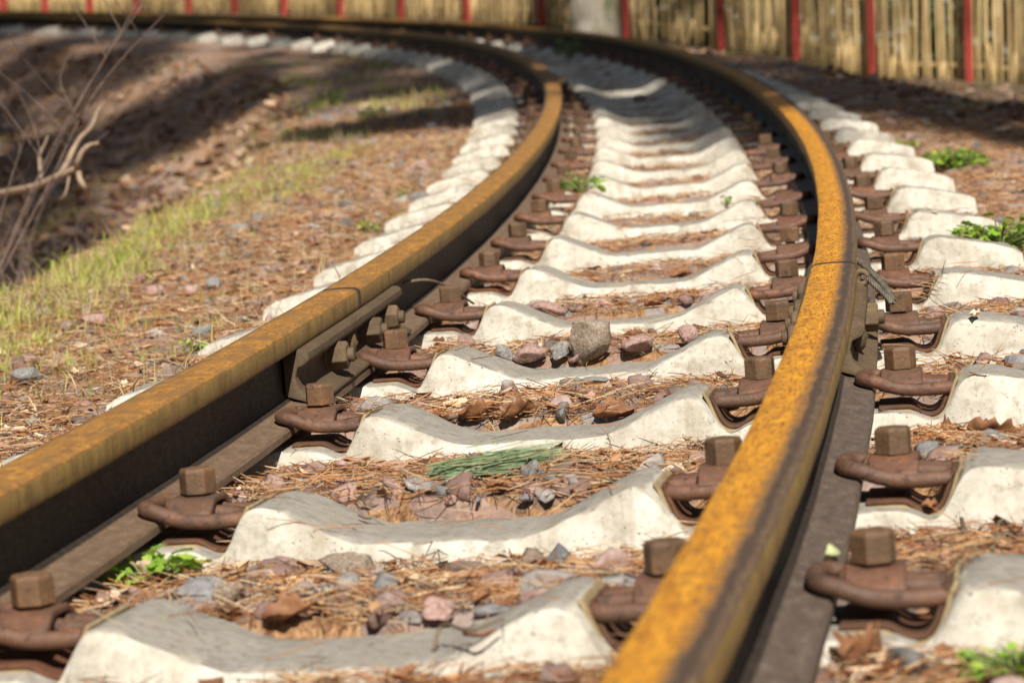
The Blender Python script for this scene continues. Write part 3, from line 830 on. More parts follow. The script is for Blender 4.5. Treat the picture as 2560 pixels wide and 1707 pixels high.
ico = None
def ico_data():
    bm = bmesh.new(); bmesh.ops.create_icosphere(bm, subdivisions=2, radius=1)
    V = np.array([v.co[:] for v in bm.verts]); F = np.array([[v.index for v in f.verts] for f in bm.faces]); bm.free(); return V, F
IV, IF = ico_data()
def rock_shape(g, n=8, flat=.7, rough=.06, h0=.45, h1=.8):
    """angular broken stone: the unit ball cut by random planes"""
    V = IV.copy()
    for _ in range(n):
        d = g.normal(size=3); d /= np.linalg.norm(d); h = g.uniform(h0, h1)
        k = V@d; over = k > h; V[over] -= np.outer(k[over]-h, d)
    V += g.normal(0, rough*.35, V.shape)
    V *= np.array([1, g.uniform(.6, .95), flat*g.uniform(.75, 1.15)])
    return V
def gravel(name, sets):
    g = np.random.default_rng(5); shapes = [rock_shape(g, 9, .7, .02, .3, .65) for _ in range(24)]; shapes = [q/np.abs(q).max() for q in shapes]
    pal = np.array([(.33, .21, .175), (.38, .26, .22), (.28, .18, .15), (.27, .265, .26), (.20, .195, .19), (.36, .33, .30), (.24, .18, .14), (.42, .30, .26)])
    VV, FF, CC = [], [], []; base = 0
    for s, l, r0, r1, sink in sets:
        n = len(s); z = surf(s, l); p = T(s, l, z)
        for i in range(n):
            r = r0+(r1-r0)*g.random()**2.2; V = shapes[g.integers(24)]*r; a = g.uniform(0, 6.28); c, q = math.cos(a), math.sin(a)
            V = V @ np.array([[c, q, 0], [-q, c, 0], [0, 0, 1]]); V = V + p[i] + np.array([0, 0, r*sink])
            VV.append(V); FF.append(IF+base); base += len(V); CC.append(np.tile(pal[g.integers(len(pal))]*g.uniform(.75, 1.25), (len(V), 1)))
    me = mesh_np(name, np.concatenate(VV), np.concatenate(FF), np.concatenate(CC)); return link(name, me, M_GRAV)
nosl = lambda s, l: np.where(on_sleeper(s, l), 0., 1.)
gs = []
for n, s0, s1, l0, l1, r0, r1, sink in ((1300, 2.2, 4.3, -.38, .9, .008, .034, .05), (1800, 4.3, 7, -.4, 1.3, .007, .030, .1), (900, 7, 12, -.45, 1.6, .009, .03, .1), (1900, 3.2, 8, -1.7, -.47, .007, .032, -.15), (1500, 8, 16, -1.7, -.47, .010, .036, .1), (350, 12, 22, -.5, 1.8, .015, .04, .1)):
    s, l = sample(n, s0, s1, l0, l1, nosl); gs.append((s, l, r0, r1, sink))
tag(gravel('gravel', gs), 'small pink and grey ballast stones mixed into the needle litter', 'gravel', kind='stuff')

def flakes(name, sets):
    VV, FF, CC = [], [], []; base = 0
    pal = np.array([(.36, .17, .08), (.48, .27, .135), (.26, .12, .06), (.58, .41, .26), (.15, .075, .045), (.66, .50, .35), (.42, .25, .18)])
    for s, l, L0 in sets:
        n = len(s); p = T(s, l, surf(s, l)+rng.uniform(.002, .012, n)); L = L0*rng.uniform(.4, 1.3, n); W = L*rng.uniform(.25, .8, n)
        a = rng.uniform(0, 6.28, n); ti = rng.normal(0, .2, n); d = np.stack([np.cos(a)*np.cos(ti), np.sin(a)*np.cos(ti), np.sin(ti)], 1)
        q = np.stack([-np.sin(a), np.cos(a), rng.normal(0, .22, n)], 1); up = np.cross(d, q); cu = rng.uniform(-.1, .55, n)
        R_ = []
        for t in (-.5, 0, .5):
            for v in (-.5, 0, .5):
                R_.append(p + d*(L*(t+rng.normal(0, .05, n)))[:, None] + q*(W*v*(1.1-1.3*abs(t))*rng.uniform(.7, 1.2, n))[:, None] + up*(L*cu*(t*t+v*v))[:, None])
        V = np.stack(R_, 1); f = np.array([[0, 1, 4, 3], [1, 2, 5, 4], [3, 4, 7, 6], [4, 5, 8, 7]])
        FF.append((f[None]+(np.arange(n)*9)[:, None, None]).reshape(-1, 4)+base); base += n*9
        VV.append(V.reshape(-1, 3)); CC.append(np.repeat(pal[rng.integers(0, len(pal), n)]*rng.uniform(.7, 1.25, (n, 1)), 9, 0))
    me = mesh_np(name, np.concatenate(VV), np.concatenate(FF), np.concatenate(CC)); return link(name, me, M_NEED)
fs = []
for n, s0, s1, l0, l1, L in ((1500, 2.2, 4.3, -.38, 1.0, .034), (1300, 4.3, 7, -.4, 1.3, .028), (900, 7, 12, -.45, 1.7, .026), (3600, 3.2, 8, -1.7, -.47, .026), (2600, 8, 16, -1.75, -.47, .030), (700, 12, 24, -1.2, 2.2, .04), (9000, 9, 30, -5.8, -1.75, .09), (2500, 10, 26, 1.2, 4.5, .07)):
    s, l = sample(n, s0, s1, l0, l1, lambda s, l: np.where(on_sleeper(s, l), .35, 1.)); fs.append((s, l, L))
tag(flakes('leaf_scraps', fs), 'brown scraps of bark and dead leaf scattered through the litter', 'leaf litter', kind='stuff')

def blades(name, sets, mat, pal):
    VV, FF, CC = [], [], []; base = 0; pal = np.array(pal)
    for s, l, h0, w0, spread in sets:
        n = len(s); p = T(s, l, surf(s, l)-.004); a = rng.uniform(0, 6.28, n); h = h0*rng.uniform(.4, 1.3, n); lean = np.abs(rng.normal(0, spread, n)); w = w0*rng.uniform(.7, 1.2, n)
        d = np.stack([np.cos(a), np.sin(a), np.zeros(n)], 1); b = rng.uniform(0, 6.28, n); sd = np.stack([np.cos(b), np.sin(b), np.zeros(n)], 1); up = np.array([0, 0, 1.])
        R_ = []
        for t, ww in ((0, .8), (.35, 1.), (.7, .7), (1., .12)):
            c = p + d*(h*lean*t*t)[:, None] + up*(h*(t-.35*lean*t*t))[:, None]
            R_ += [c-sd*(w*ww*.5)[:, None], c+sd*(w*ww*.5)[:, None]]
        V = np.stack(R_, 1); f = np.array([[0, 1, 3, 2], [2, 3, 5, 4], [4, 5, 7, 6]])
        FF.append((f[None]+(np.arange(n)*8)[:, None, None]).reshape(-1, 4)+base); base += n*8
        VV.append(V.reshape(-1, 3)); CC.append(np.repeat(pal[rng.integers(0, len(pal), n)]*rng.uniform(.75, 1.25, (n, 1)), 8, 0))
    me = mesh_np(name, np.concatenate(VV), np.concatenate(FF), np.concatenate(CC)); return link(name, me, mat)
def tufts(n, s0, s1, l0, l1, per, sig):
    cs = rng.uniform(s0, s1, n); cl = rng.uniform(l0, l1, n)
    s = np.repeat(cs, per)+rng.normal(0, sig, n*per); l = np.repeat(cl, per)+rng.normal(0, sig, n*per); return s, l
GP = [(.42, .50, .07), (.52, .56, .11), (.33, .45, .06), (.62, .58, .20), (.64, .54, .28), (.56, .60, .13), (.60, .56, .16)]
gsets = []
s, l = tufts(360, 4.6, 13.5, -1.72, -1.30, 32, .055); k = N2(s*1.1, l*3)+N3(s*4, l*5)*.6 > -.12; s, l = s[k], l[k]; gsets.append((s, l, .046, .0034, .85))
s, l = tufts(34, 5.0, 10, -1.66, -1.42, 22, .03); gsets.append((s, l, .085, .0036, .5))
s, l = tufts(40, 3.6, 6.4, -1.40, -.85, 16, .035); gsets.append((s, l, .05, .0026, .9))
s, l = tufts(60, 13, 24, -1.8, -.9, 24, .06); gsets.append((s, l, .06, .006, .6))
s, l = tufts(90, 7, 26, -5.5, -1.9, 24, .09); gsets.append((s, l, .07, .006, .8))
s, l = tufts(40, 11, 26, 1.3, 3.2, 20, .07); gsets.append((s, l, .07, .006, .7))
tag(blades('grass', gsets, M_GRASS, GP), 'short yellow-green grass along the edge of the ballast', 'grass', kind='stuff')

ds = []
s, l = tufts(240, 3.4, 12, -1.75, -.62, 14, .05); ds.append((s, l, .075, .0024, 1.6))
s, l = tufts(160, 4.6, 13.5, -1.75, -1.3, 18, .05); ds.append((s, l, .07, .0032, 1.3))
s, l = tufts(260, 10, 28, -5.5, -1.75, 16, .10); ds.append((s, l, .10, .006, 1.3))
tag(blades('dry_grass', ds, M_GRASS, [(.58, .45, .26), (.66, .54, .33), (.48, .34, .18), (.55, .50, .24), (.40, .28, .15)]), 'straw-coloured dead grass lying on the left ballast and bank', 'dead grass', kind='stuff')

# ------------------------------------------------------------------ countable loose things, each laid on the ground where it lies in the photo
def put(px, py, dz=0.0, on_top=False, top=True):
    s, l, p = ray_bed(px, py, top=top)
    c = float(nearest_sleeper(s))
    if not on_top and on_sleeper(np.array([s]), np.array([l]))[0] and s < c-.088:      # at the foot of a sleeper's front face: lie before it
        s = c-.12; p = bedpt(s, l)
    elif not on_top and on_sleeper(np.array([s]), np.array([l]))[0]:
        s = c+.106; p = bedpt(s, l)                                                 # seen over the trough: lies behind the sleeper
    d = float((p-CAM) @ FW)
    z = float(surf(s, l)); q = T(s, l, z)
    return np.array([p[0], p[1], max(p[2], q[2])]) + np.array([0, 0, dz]), d, s, l
def stone(px, py, w, h, mat, label, seed, flat=None, rot=0.):
    """px,py = foot of the stone; w,h = size in photo pixels"""
    p, d, s, l = put(px, py); g = np.random.default_rng(seed); m = d/FPX
    V = rock_shape(g, 9, 1.0, .02, .28, .62); V /= np.abs(V).max(0)
    V *= np.array([w*m*.5, w*m*.5*g.uniform(.65, .9), h*m*.62])
    c, q = math.cos(rot), math.sin(rot); V = V @ np.array([[c, q, 0], [-q, c, 0], [0, 0, 1]])
    V[:, 2] += h*m*.42
    me = mesh_np('stone', V, IF); o = link('stone', me, mat); o.location = Vector(p)
    bm = bmesh.new(); bm.from_mesh(me); bmesh.ops.subdivide_edges(bm, edges=bm.edges, cuts=1, use_grid_fill=True)
    nz = Noise(seed)
    for v in bm.verts: v.co += v.normal*float(nz(v.co.x*220+9, v.co.y*220+v.co.z*170))*.0035*(w*m/.05)
    bm.to_mesh(me); bm.free()
    tag(o, label, 'stone', 'loose ballast stones')
stone(1455, 918, 110, 110, M_ROCKB, 'big upright brown granite stone leaning on the pale sleeper', 1, rot=.5)
stone(1580, 928, 118, 44, M_ROCKP, 'long flat pinkish stone lying beside the big brown granite stone', 2)
stone(1236, 914, 58, 42, M_ROCKG, 'pale grey angular stone between sleepers left of the big brown stone', 3)
stone(1352, 948, 74, 40, M_ROCKG, 'speckled grey stone lying in front of the big brown stone', 4)
stone(1478, 945, 84, 28, M_ROCKG, 'flat blue-grey stone just below the flat pinkish stone', 5)
stone(1300, 925, 90, 50, M_ROCKP, 'pinkish stone squeezed between two grey stones by the big brown stone', 6)
stone(1690, 885, 62, 58, M_ROCKP, 'pink granite stone among needles near the right rail joint', 7)
stone(1345, 782, 110, 44, M_ROCKP, 'reddish stone against a sleeper behind the big brown stone', 8)
stone(868, 1458, 150, 70, M_ROCKB, 'dark brown stone with a flat top in front of the second sleeper', 9)
stone(1327, 1212, 52, 58, M_ROCKG, 'small upright grey stone behind the green pine twig', 10)
stone(1334, 1258, 62, 42, M_ROCKP, 'pink granite stone above the green pine twig', 11)
stone(1075, 1232, 112, 32, M_ROCKB, 'long flat dark stone in the needles left of the upright grey stone', 12)
stone(865, 1190, 104, 44, M_ROCKP, 'flat reddish stone near the left clips, behind the second sleeper', 13)
stone(1055, 1262, 96, 40, M_ROCKG, 'flat grey stone with a pink side in front of the long dark stone', 14)
stone(865, 1250, 84, 42, M_ROCKP, 'pink and grey stone by the left hump of the second sleeper', 15)
stone(715, 1198, 54, 32, M_ROCKB, 'small dark stone against the third sleeper near the left rail foot', 16)
stone(1575, 1190, 72, 48, M_ROCKG, 'grey stone at the right end of the gap behind the pine twig', 17)
stone(1070, 1585, 104, 52, M_ROCKP, 'pale pink stone lying in needles in front of the bottom sleeper', 18)
stone(490, 1500, 150, 56, M_ROCKG, 'dark grey stone beside the pale fallen leaf near the green weed', 19)
stone(575, 1525, 90, 70, M_ROCKB, 'brown stone to the right of the dark grey stone by the bottom sleeper', 20)
stone(800, 1500, 100, 36, M_ROCKG, 'bluish grey flat stone between the bottom two sleepers', 21)
stone(950, 1455, 56, 36, M_ROCKG, 'small grey stone in needles right of the dark brown stone', 22)
stone(240, 815, 100, 34, M_ROCKP, 'flat pinkish stone at the grass edge left of the left rail', 23)
stone(168, 842, 34, 32, M_ROCKB, 'small round dark stone at the foot of the grass', 24)
stone(80, 965, 104, 36, M_ROCKG, 'long flat grey stone low on the left, beyond the left rail', 25)
stone(545, 730, 56, 32, M_ROCKG, 'pale bluish stone on the ballast left of the left rail', 26)
stone(510, 850, 70, 38, M_ROCKG, 'pale grey stone close behind the left rail head', 27)
stone(380, 740, 66, 34, M_ROCKP, 'pale pink stone on the ballast near the grass', 28)
stone(75, 912, 46, 32, M_ROCKP, 'small pink stone at the left edge beside a dark curled leaf', 29)

def leaf(px, py, w, mat, label, seed, rot=None, curl=1.0, lift=.012, aspect=.6):
    p, d, s, l = put(px, py); m = d/FPX; g = np.random.default_rng(seed); L = w*m*1.05
    n, k = 14, 9; V = []
    for i in range(n):
        t = i/(n-1); wd = math.sin(math.pi*min(1, t*.97+.02))**.7*aspect*.5*L*(1+.22*math.sin(t*22+seed))
        for j in range(k):
            u = j/(k-1)*2-1
            x = (t-.5)*L; y = u*wd
            z = curl*L*(.30*abs(u)**1.6*wd/(.3*L+1e-6) + .35*(t-.45)**2) + L*.05*math.sin(u*5+t*9+seed) + L*.03*float(N2(t*7+seed, u*3))
            V.append((x, y, z))
    V = np.array(V); V[:, 2] -= V[:, 2].min()
    a = g.uniform(0, 6.28) if rot is None else rot
    M = Matrix.Rotation(a, 4, 'Z') @ Matrix.Rotation(g.uniform(-.5, .5), 4, 'X') @ Matrix.Rotation(g.uniform(-.35, .35), 4, 'Y')
    V = np.array([tuple(M @ Vector(v)) for v in V]); V[:, 2] -= V[:, 2].min() - .002
    idx = np.arange(n*k).reshape(n, k); F = np.stack([idx[:-1, :-1], idx[1:, :-1], idx[1:, 1:], idx[:-1, 1:]], -1).reshape(-1, 4)
    me = mesh_np('dry_leaf', V, F); o = link('dry_leaf', me, mat, smooth_shade=True); o.location = Vector(p)
    sm = o.modifiers.new('thickness', 'SOLIDIFY'); sm.thickness = .0006
    tag(o, label, 'leaf', 'dead leaves on the track bed')
leaf(1060, 1048, 70, M_DRYL, 'crumpled light brown leaf against the sleeper front beside the left clips', 1, .3)
leaf(1165, 1085, 100, M_DRYL, 'orange-brown curled leaf in front of the pitted sleeper, left of the darker one', 2, .1)
leaf(1265, 1085, 92, M_DRYL, 'dark brown wavy leaf right of the orange-brown curled one', 3, .4)
leaf(1495, 1080, 100, M_DRYL, 'large folded brown leaf with veins in front of the pitted sleeper', 4, .2)
leaf(1630, 1040, 62, M_DRYL, 'upright crumpled brown leaf near the inner clip of the right rail', 5, 1.2, 1.6)
leaf(1672, 1035, 60, M_DRYL, 'reddish brown leaf close to the upright crumpled leaf', 6, .7)
leaf(1290, 1418, 66, M_DRYL, 'small pointed brown leaf standing up in front of the second sleeper', 7, 1.4, 1.5)
leaf(360, 1470, 130, M_PALEL, 'pale beige leaf lying beside the green weed at the left', 8, -.5)
leaf(485, 1375, 74, M_PALEL, 'pale cream leaf scrap below the left clips of the second sleeper', 9, .3)
leaf(670, 1610, 120, M_DRYL, 'dark crumpled leaf in needles before the bottom sleeper', 10, .1)
leaf(2150, 1640, 160, M_DRYL, 'curled tan leaf at the bottom right beside the rail foot', 11, .9, 1.6)
leaf(2480, 1110, 130, M_DRYL, 'broad brown leaf by the right edge in front of the sleeper end', 12, .1)
leaf(2370, 1095, 80, M_DRYL, 'brown-edged curled leaf at the right, left of the broad leaf', 13, .8, 1.5)
leaf(1690, 690, 56, M_DRYL, 'orange leaf in a gap between sleepers near the right rail', 14, .3)
leaf(1250, 1232, 70, M_DRYL, 'rusty orange leaf left of the pink stone above the pine twig', 15, .2)
leaf(1640, 770, 70, M_DRYL, 'reddish leaf stalk piece on a sleeper near the right clips', 16, .6)
leaf(150, 925, 60, M_PALEL, 'pale dry leaf on end at the left edge near the grass', 17, 1.2, 1.6)
leaf(1600, 860, 80, M_DRYL, 'brown leaf among needles right of the big brown stone', 18, .2)

def foot_leaf():
    M = frame(2.80, G+.045, -.1165); V = []; 
    for i in range(9):
        t_ = i/8; wd = .0075*math.sin(math.pi*(t_*.94+.03))
        for u_ in (-1, 0, 1): V.append(tuple(M @ Vector((.006*math.sin(t_*3)+u_*wd, (t_-.5)*.07, .001+.004*abs(u_)+.006*(t_-.5)**2*4))))
    V = np.array(V); c = V.mean(0); idx = np.arange(27).reshape(9, 3); F = np.stack([idx[:-1, :-1], idx[1:, :-1], idx[1:, 1:], idx[:-1, 1:]], -1).reshape(-1, 4)
    o = link('dry_leaf', mesh_np('dry_leaf', V-c, F), M_PALEG, smooth_shade=True); o.location = Vector(c); tag(o, 'pale green sliver of leaf lying on the right rail foot', 'leaf', 'dead leaves on the track bed')
M_PALEG = mat_simple('pale_green_leaf', [(.3, (.42, .46, .22)), (.7, (.6, .62, .36))], 40, rough=.6)
foot_leaf()
def weed(px, py, w, label, seed, nleaf=26, h=.6, pale=0.):
    p, d, s, l = put(px, py, top=seed in (4, 5, 12, 17), on_top=True); m = d/FPX; g = np.random.default_rng(seed); W = w*m
    root = empty('weed', Matrix.Translation(Vector(p))); tag(root, label, 'weed', 'green weeds sprouting on the track')
    V, F, C = [], [], []; stems = MB()
    for k in range(nleaf):
        a = g.uniform(0, 6.28); r = W*.5*math.sqrt(g.random()); hh = W*h*g.uniform(.25, 1.)*(1-.45*r/(W*.5)); c = np.array([r*math.cos(a), r*math.sin(a), hh])
        stems.tube(catmull([(c[0]*.15, c[1]*.15, -.004), (c[0]*.6, c[1]*.6, hh*.7), tuple(c)], 4), .0009+W*.004, 5)
        sz = W*(g.uniform(.17, .32) if nleaf < 60 else g.uniform(.075, .15)); yaw = a+g.normal(0, .6); pit = g.uniform(-.7, .35); rl = g.normal(0, .4)
        M = Matrix.Rotation(yaw, 3, 'Z') @ Matrix.Rotation(pit, 3, 'Y') @ Matrix.Rotation(rl, 3, 'X')
        n = 7; b = len(V)
        for i in range(n):        # lobed blade: midrib plus toothed edges
            t = i/(n-1); wd = sz*.36*(math.sin(math.pi*(t*.9+.06))**.8)*(1.25 if i % 2 else .72); x = t*sz; zz = -sz*.22*t*t
            for y, dz in ((-wd, sz*.08), (0, 0), (wd, sz*.08)):
                q = M @ Vector((x + (sz*.05 if y and i % 2 else 0), y, zz+dz)); V.append(c+np.array(q))
        for i in range(n-1):
            for j in range(2): F.append([b+i*3+j, b+i*3+j+1, b+i*3+j+4, b+i*3+j+3])
        col_ = np.array([(.28, .48, .05), (.38, .56, .07), (.47, .60, .10), (.22, .40, .05)])[g.integers(4)]*g.uniform(.8, 1.25)
        col_ = col_*(1-pale)+np.array([.2, .28, .16])*pale
        C += [col_]*(n*3)
    link('leaves', mesh_np('leaves', np.array(V), np.array(F), np.array(C)), M_LEAFG, root, True)
    link('stems', stems.mesh('stems'), M_STEM, root, True)
M_STEM = mat_simple('weed_stem', [(.3, (.12, .18, .05)), (.7, (.24, .27, .09))], 30, bump=0)
weed(385, 1470, 200, 'bright green lobed weed growing under the left rail foot, in the foreground', 1, 46, .62)
weed(262, 1478, 90, 'small bright green weed to the left of the pale fallen leaf', 2, 16, .6)
weed(490, 1450, 90, 'green sprig right of the pale leaf, before the second sleeper', 3, 14, .7)
weed(1455, 482, 90, 'bright green clump between the left clips and the sleepers, far up the track', 4, 30, .6)
weed(1352, 448, 36, 'tiny green plant touching the left rail web near the bright clump', 5, 12, .9)
weed(2500, 650, 230, 'large leafy green weed at the right edge beside the sleeper ends', 6, 130, .42)
weed(2385, 425, 170, 'broad yellow-green weed patch beyond the right sleeper ends', 7, 150, .35)
weed(2212, 462, 52, 'small green weed in the gap between two right sleeper ends', 8, 18, .9)
weed(2270, 378, 56, 'yellow-green weed just left of the broad patch on the right', 9, 18, .5)
weed(2545, 1706, 270, 'blurred dark green weed in the bottom right corner', 10, 120, .35)
weed(2400, 1676, 70, 'low green leaf rosette left of the corner weed at the bottom right', 11, 14, .35)
weed(1815, 518, 42, 'little green sprout among needles near the right inner clips', 12, 14, .8)
weed(485, 890, 64, 'small green weed against the outside of the left rail head', 13, 22, .8)
weed(925, 585, 62, 'low green weed beside a left sleeper end, nearest the grass edge', 14, 20, .5)
weed(985, 548, 46, 'small green weed between two left sleeper ends', 15, 16, .6)
weed(1010, 492, 44, 'faint green weed high on the left ballast by the sleepers', 16, 14, .6)
weed(1425, 160, 70, 'grey-green tuft between the rails in the shaded bend', 17, 30, .9, .6)
weed(1105, 135, 70, 'green plant at the left sleeper ends just before the bend', 18, 24, .5, .2)
weed(830, 262, 60, 'pale green herb on the left ballast in front of the shadow', 19, 24, .7, .5)
weed(730, 345, 64, 'pale green herb nearer the grass than its neighbour', 20, 24, .5, .5)
weed(930, 292, 80, 'low pale green herb on the left ballast beside the dark tree shadow', 21, 26, .3, .6)

def twig(pts, r, label, mat=None, cat='twig', dzs=None, top=True):
    Pw = []
    for k, (px, py) in enumerate(pts):
        p, d, s, l = put(px, py, on_top=top); Pw.append(p + np.array([0, 0, (dzs[k] if dzs else .008)]))
    b = Vector(Pw[0]); m = MB(); P = catmull([q-np.array(b) for q in Pw], 5)
    m.tube(P, [r*(1-.45*i/len(P))*(1+.18*math.sin(i*2.3)) for i in range(len(P))], 8)
    o = link('twig', m.mesh('twig'), mat or M_TWIG, smooth_shade=True); o.location = b; tag(o, label, cat, 'fallen twigs')
twig([(1045, 1062), (1100, 1060), (1160, 1062), (1225, 1070)], .0034, 'knotty grey twig lying in front of the pitted sleeper', top=False)
twig([(1240, 1430), (1290, 1425), (1335, 1422)], .0028, 'dark twig beside the pointed brown leaf', top=False)
twig([(1085, 1640), (1110, 1625), (1180, 1650), (1260, 1672)], .0022, 'dark crooked twig crossing the bottom sleeper', dzs=[.004, .022, .016, .012])
twig([(1470, 1005), (1530, 998), (1580, 990)], .0022, 'thin dark twig lying along the pitted sleeper top')
twig([(160, 830), (260, 800), (365, 765)], .0028, 'thin straight reddish stick at the grass edge on the left')
twig([(345, 815), (430, 812), (470, 815)], .004, 'pale grey stick lying on the left ballast')
twig([(2405, 1345), (2440, 1362), (2500, 1340), (2545, 1350)], .0026, 'dark forked twig before the right sleeper end', dzs=[.02, .008, .015, .005], top=False)
# twig caught against the left rail clip, sticking up
def caught():
    a = T(5.30, -.33, -.085); b = T(5.16, -.395, -.055); c = T(5.22, -.36, -.060); d_ = T(5.40, -.30, -.13)
    m = MB(); o0 = a; m.tube(catmull([b-o0, c-o0, a-o0, d_-o0], 6), [.0035-.00006*i for i in range(19)], 7)
    o = link('twig', m.mesh('twig'), M_TWIG, smooth_shade=True); o.location = Vector(o0); tag(o, 'thin twig caught on a left inner clip, its tip over the rail foot', 'twig', 'fallen twigs')
caught()

# green pine twig lying on the needles
def pine_twig():
    a = bedpt(3.462, -.069); b = bedpt(3.600, .10)
    a = a+np.array([0, 0, .012]); b = b+np.array([0, 0, .016]); root = empty('pine_twig', Matrix.Translation(Vector(a))); tag(root, 'fresh green pine twig with long needles lying along the second sleeper', 'pine twig')
    L = b-a; m = MB(); m.tube(catmull([(0, 0, 0), L*.2+np.array([0, 0, .004]), L*.45], 5), .003, 7); link('stem', m.mesh('stem'), M_TWIG, root, True)
    g = np.random.default_rng(3); V, F, C = [], [], []; ln = np.linalg.norm(L); d0 = L/ln; sd = np.cross(d0, [0, 0, 1.]); sd /= np.linalg.norm(sd)
    for k in range(420):
        t = g.uniform(-.02, .55); o = L*t + sd*g.normal(0, .010) + np.array([0, 0, abs(g.normal(0, .008))]); l = g.uniform(.055, .10)*(1-.2*t)
        d = d0 + sd*g.normal(0, .15) + np.array([0, 0, g.normal(.01, .05)]); d /= np.linalg.norm(d); w = .0008; s_ = np.cross(d, [0, 0, 1.]); s_ /= np.linalg.norm(s_)
        bn = g.normal(0, .06); base = len(V)
        for q, ww in ((0, 1), (.5, 1), (1, .3)):
            c = o+d*l*q+sd*l*bn*q*q
            V += [c-s_*w*ww, c+s_*w*ww, c+np.array([0, 0, w*ww*1.4])]
        for i in range(2):
            for j in range(3): F.append([base+i*3+j, base+i*3+(j+1) % 3, base+i*3+3+(j+1) % 3, base+i*3+3+j])
        C += [np.array([(.30, .42, .22), (.38, .50, .29), (.46, .54, .33), (.22, .32, .15), (.52, .52, .30)])[g.integers(5)]*g.uniform(.8, 1.2)]*9
    o = link('needles', mesh_np('needles', np.array(V), np.array(F), np.array(C)), M_LEAFG, root)
pine_twig()

# dead bare branches and shrubs at the left edge (beyond the grass)
def dead_branch():
    D = 9.2
    P3 = lambda px, py, dd=0.: CAM + ray(px, py)*(D+dd)
    b0 = P3(75, 470); root = empty('dead_branch', Matrix.Translation(Vector(b0))); tag(root, 'bare forked dead branch lying beyond the grass at the left', 'branch')
    def br(name, pts, r0, r1):
        P = catmull([P3(*p)-b0 for p in pts], 6); m = MB(); m.tube(P, np.linspace(r0, r1, len(P)), 7); link(name, m.mesh(name), M_DEAD, root, True)
    br('limb', [(-330, 700, .9), (-240, 560, .7), (-140, 505, .5), (-40, 490, .3), (75, 470, 0), (140, 443, -.1), (190, 424, -.15), (200, 450, -.2), (212, 470, -.2), (218, 490, -.1)], .017, .008)
    br('side_branch', [(150, 440, -.1), (172, 400, 0), (195, 352, .1), (228, 318, .3), (243, 283, .5), (262, 255, .7)], .011, .006)
    br('side_branch', [(192, 428, -.15), (194, 405, -.2), (205, 380, -.2), (222, 364, -.2), (245, 358, -.2)], .011, .006)
    br('side_branch', [(105, 458, 0), (98, 395, .2), (112, 360, .3), (120, 340, .4)], .006, .003)
    br('side_branch', [(175, 430, -.1), (165, 480, -.2), (150, 500, -.2)], .005, .002)
dead_branch()
def shrub(px, py, D, n, hgt, label, seed, fan=.5, lean=.25):
    g = np.random.default_rng(seed); b = CAM+ray(px, py)*D
    gz, s_, l_ = ground_z(b[0], b[1]); b[2] = gz
    root = empty('bare_shrub', Matrix.Translation(Vector(b))); tag(root, label, 'shrub', 'bare shrubs at the left edge')
    for k in range(n):
        a = g.uniform(0, 6.28); L = hgt*g.uniform(.5, 1.15); x, y = fan*L*math.cos(a)+lean*L, fan*L*math.sin(a)
        P = catmull([(0, 0, 0), (x*.3, y*.3, L*.38), (x*.6+g.normal(0, .03), y*.6, L*.7), (x+g.normal(0, .05), y+g.normal(0, .05), L)], 6)
        m = MB(); m.tube(P, np.linspace(.004, .001, len(P)), 6)
        for q in range(g.integers(3, 7)):
            i = g.integers(5, len(P)-2); a2 = g.uniform(0, 6.28); l2 = L*g.uniform(.15, .45)
            e = P[i]+np.array([math.cos(a2)*l2*.7, math.sin(a2)*l2*.7, l2*.7]); mid = (P[i]+e)/2+g.normal(0, .02, 3)
            m.tube(catmull([P[i], mid, e], 4), np.linspace(.0022, .0008, 9), 5)
        link('stem', m.mesh('stem'), M_SHRUB, root, True)
M_SHRUB = mat_simple('shrub_bark', [(.3, (.10, .07, .055)), (.6, (.18, .125, .10)), (.8, (.26, .19, .15))], 20)
shrub(-60, 640, 8.2, 5, 1.05, 'bare thin-stemmed shrub rising along the left edge, nearest to the camera', 1)
shrub(10, 420, 11.5, 6, .8, 'tangled bare shrub behind the dead branch at the left', 2)
shrub(180, 190, 19, 7, .9, 'far bare shrub in front of the distant rail at the top left', 3)
shrub(80, 560, 10, 6, .5, 'low bare shrub below the dead branch in the shade', 4, .8)

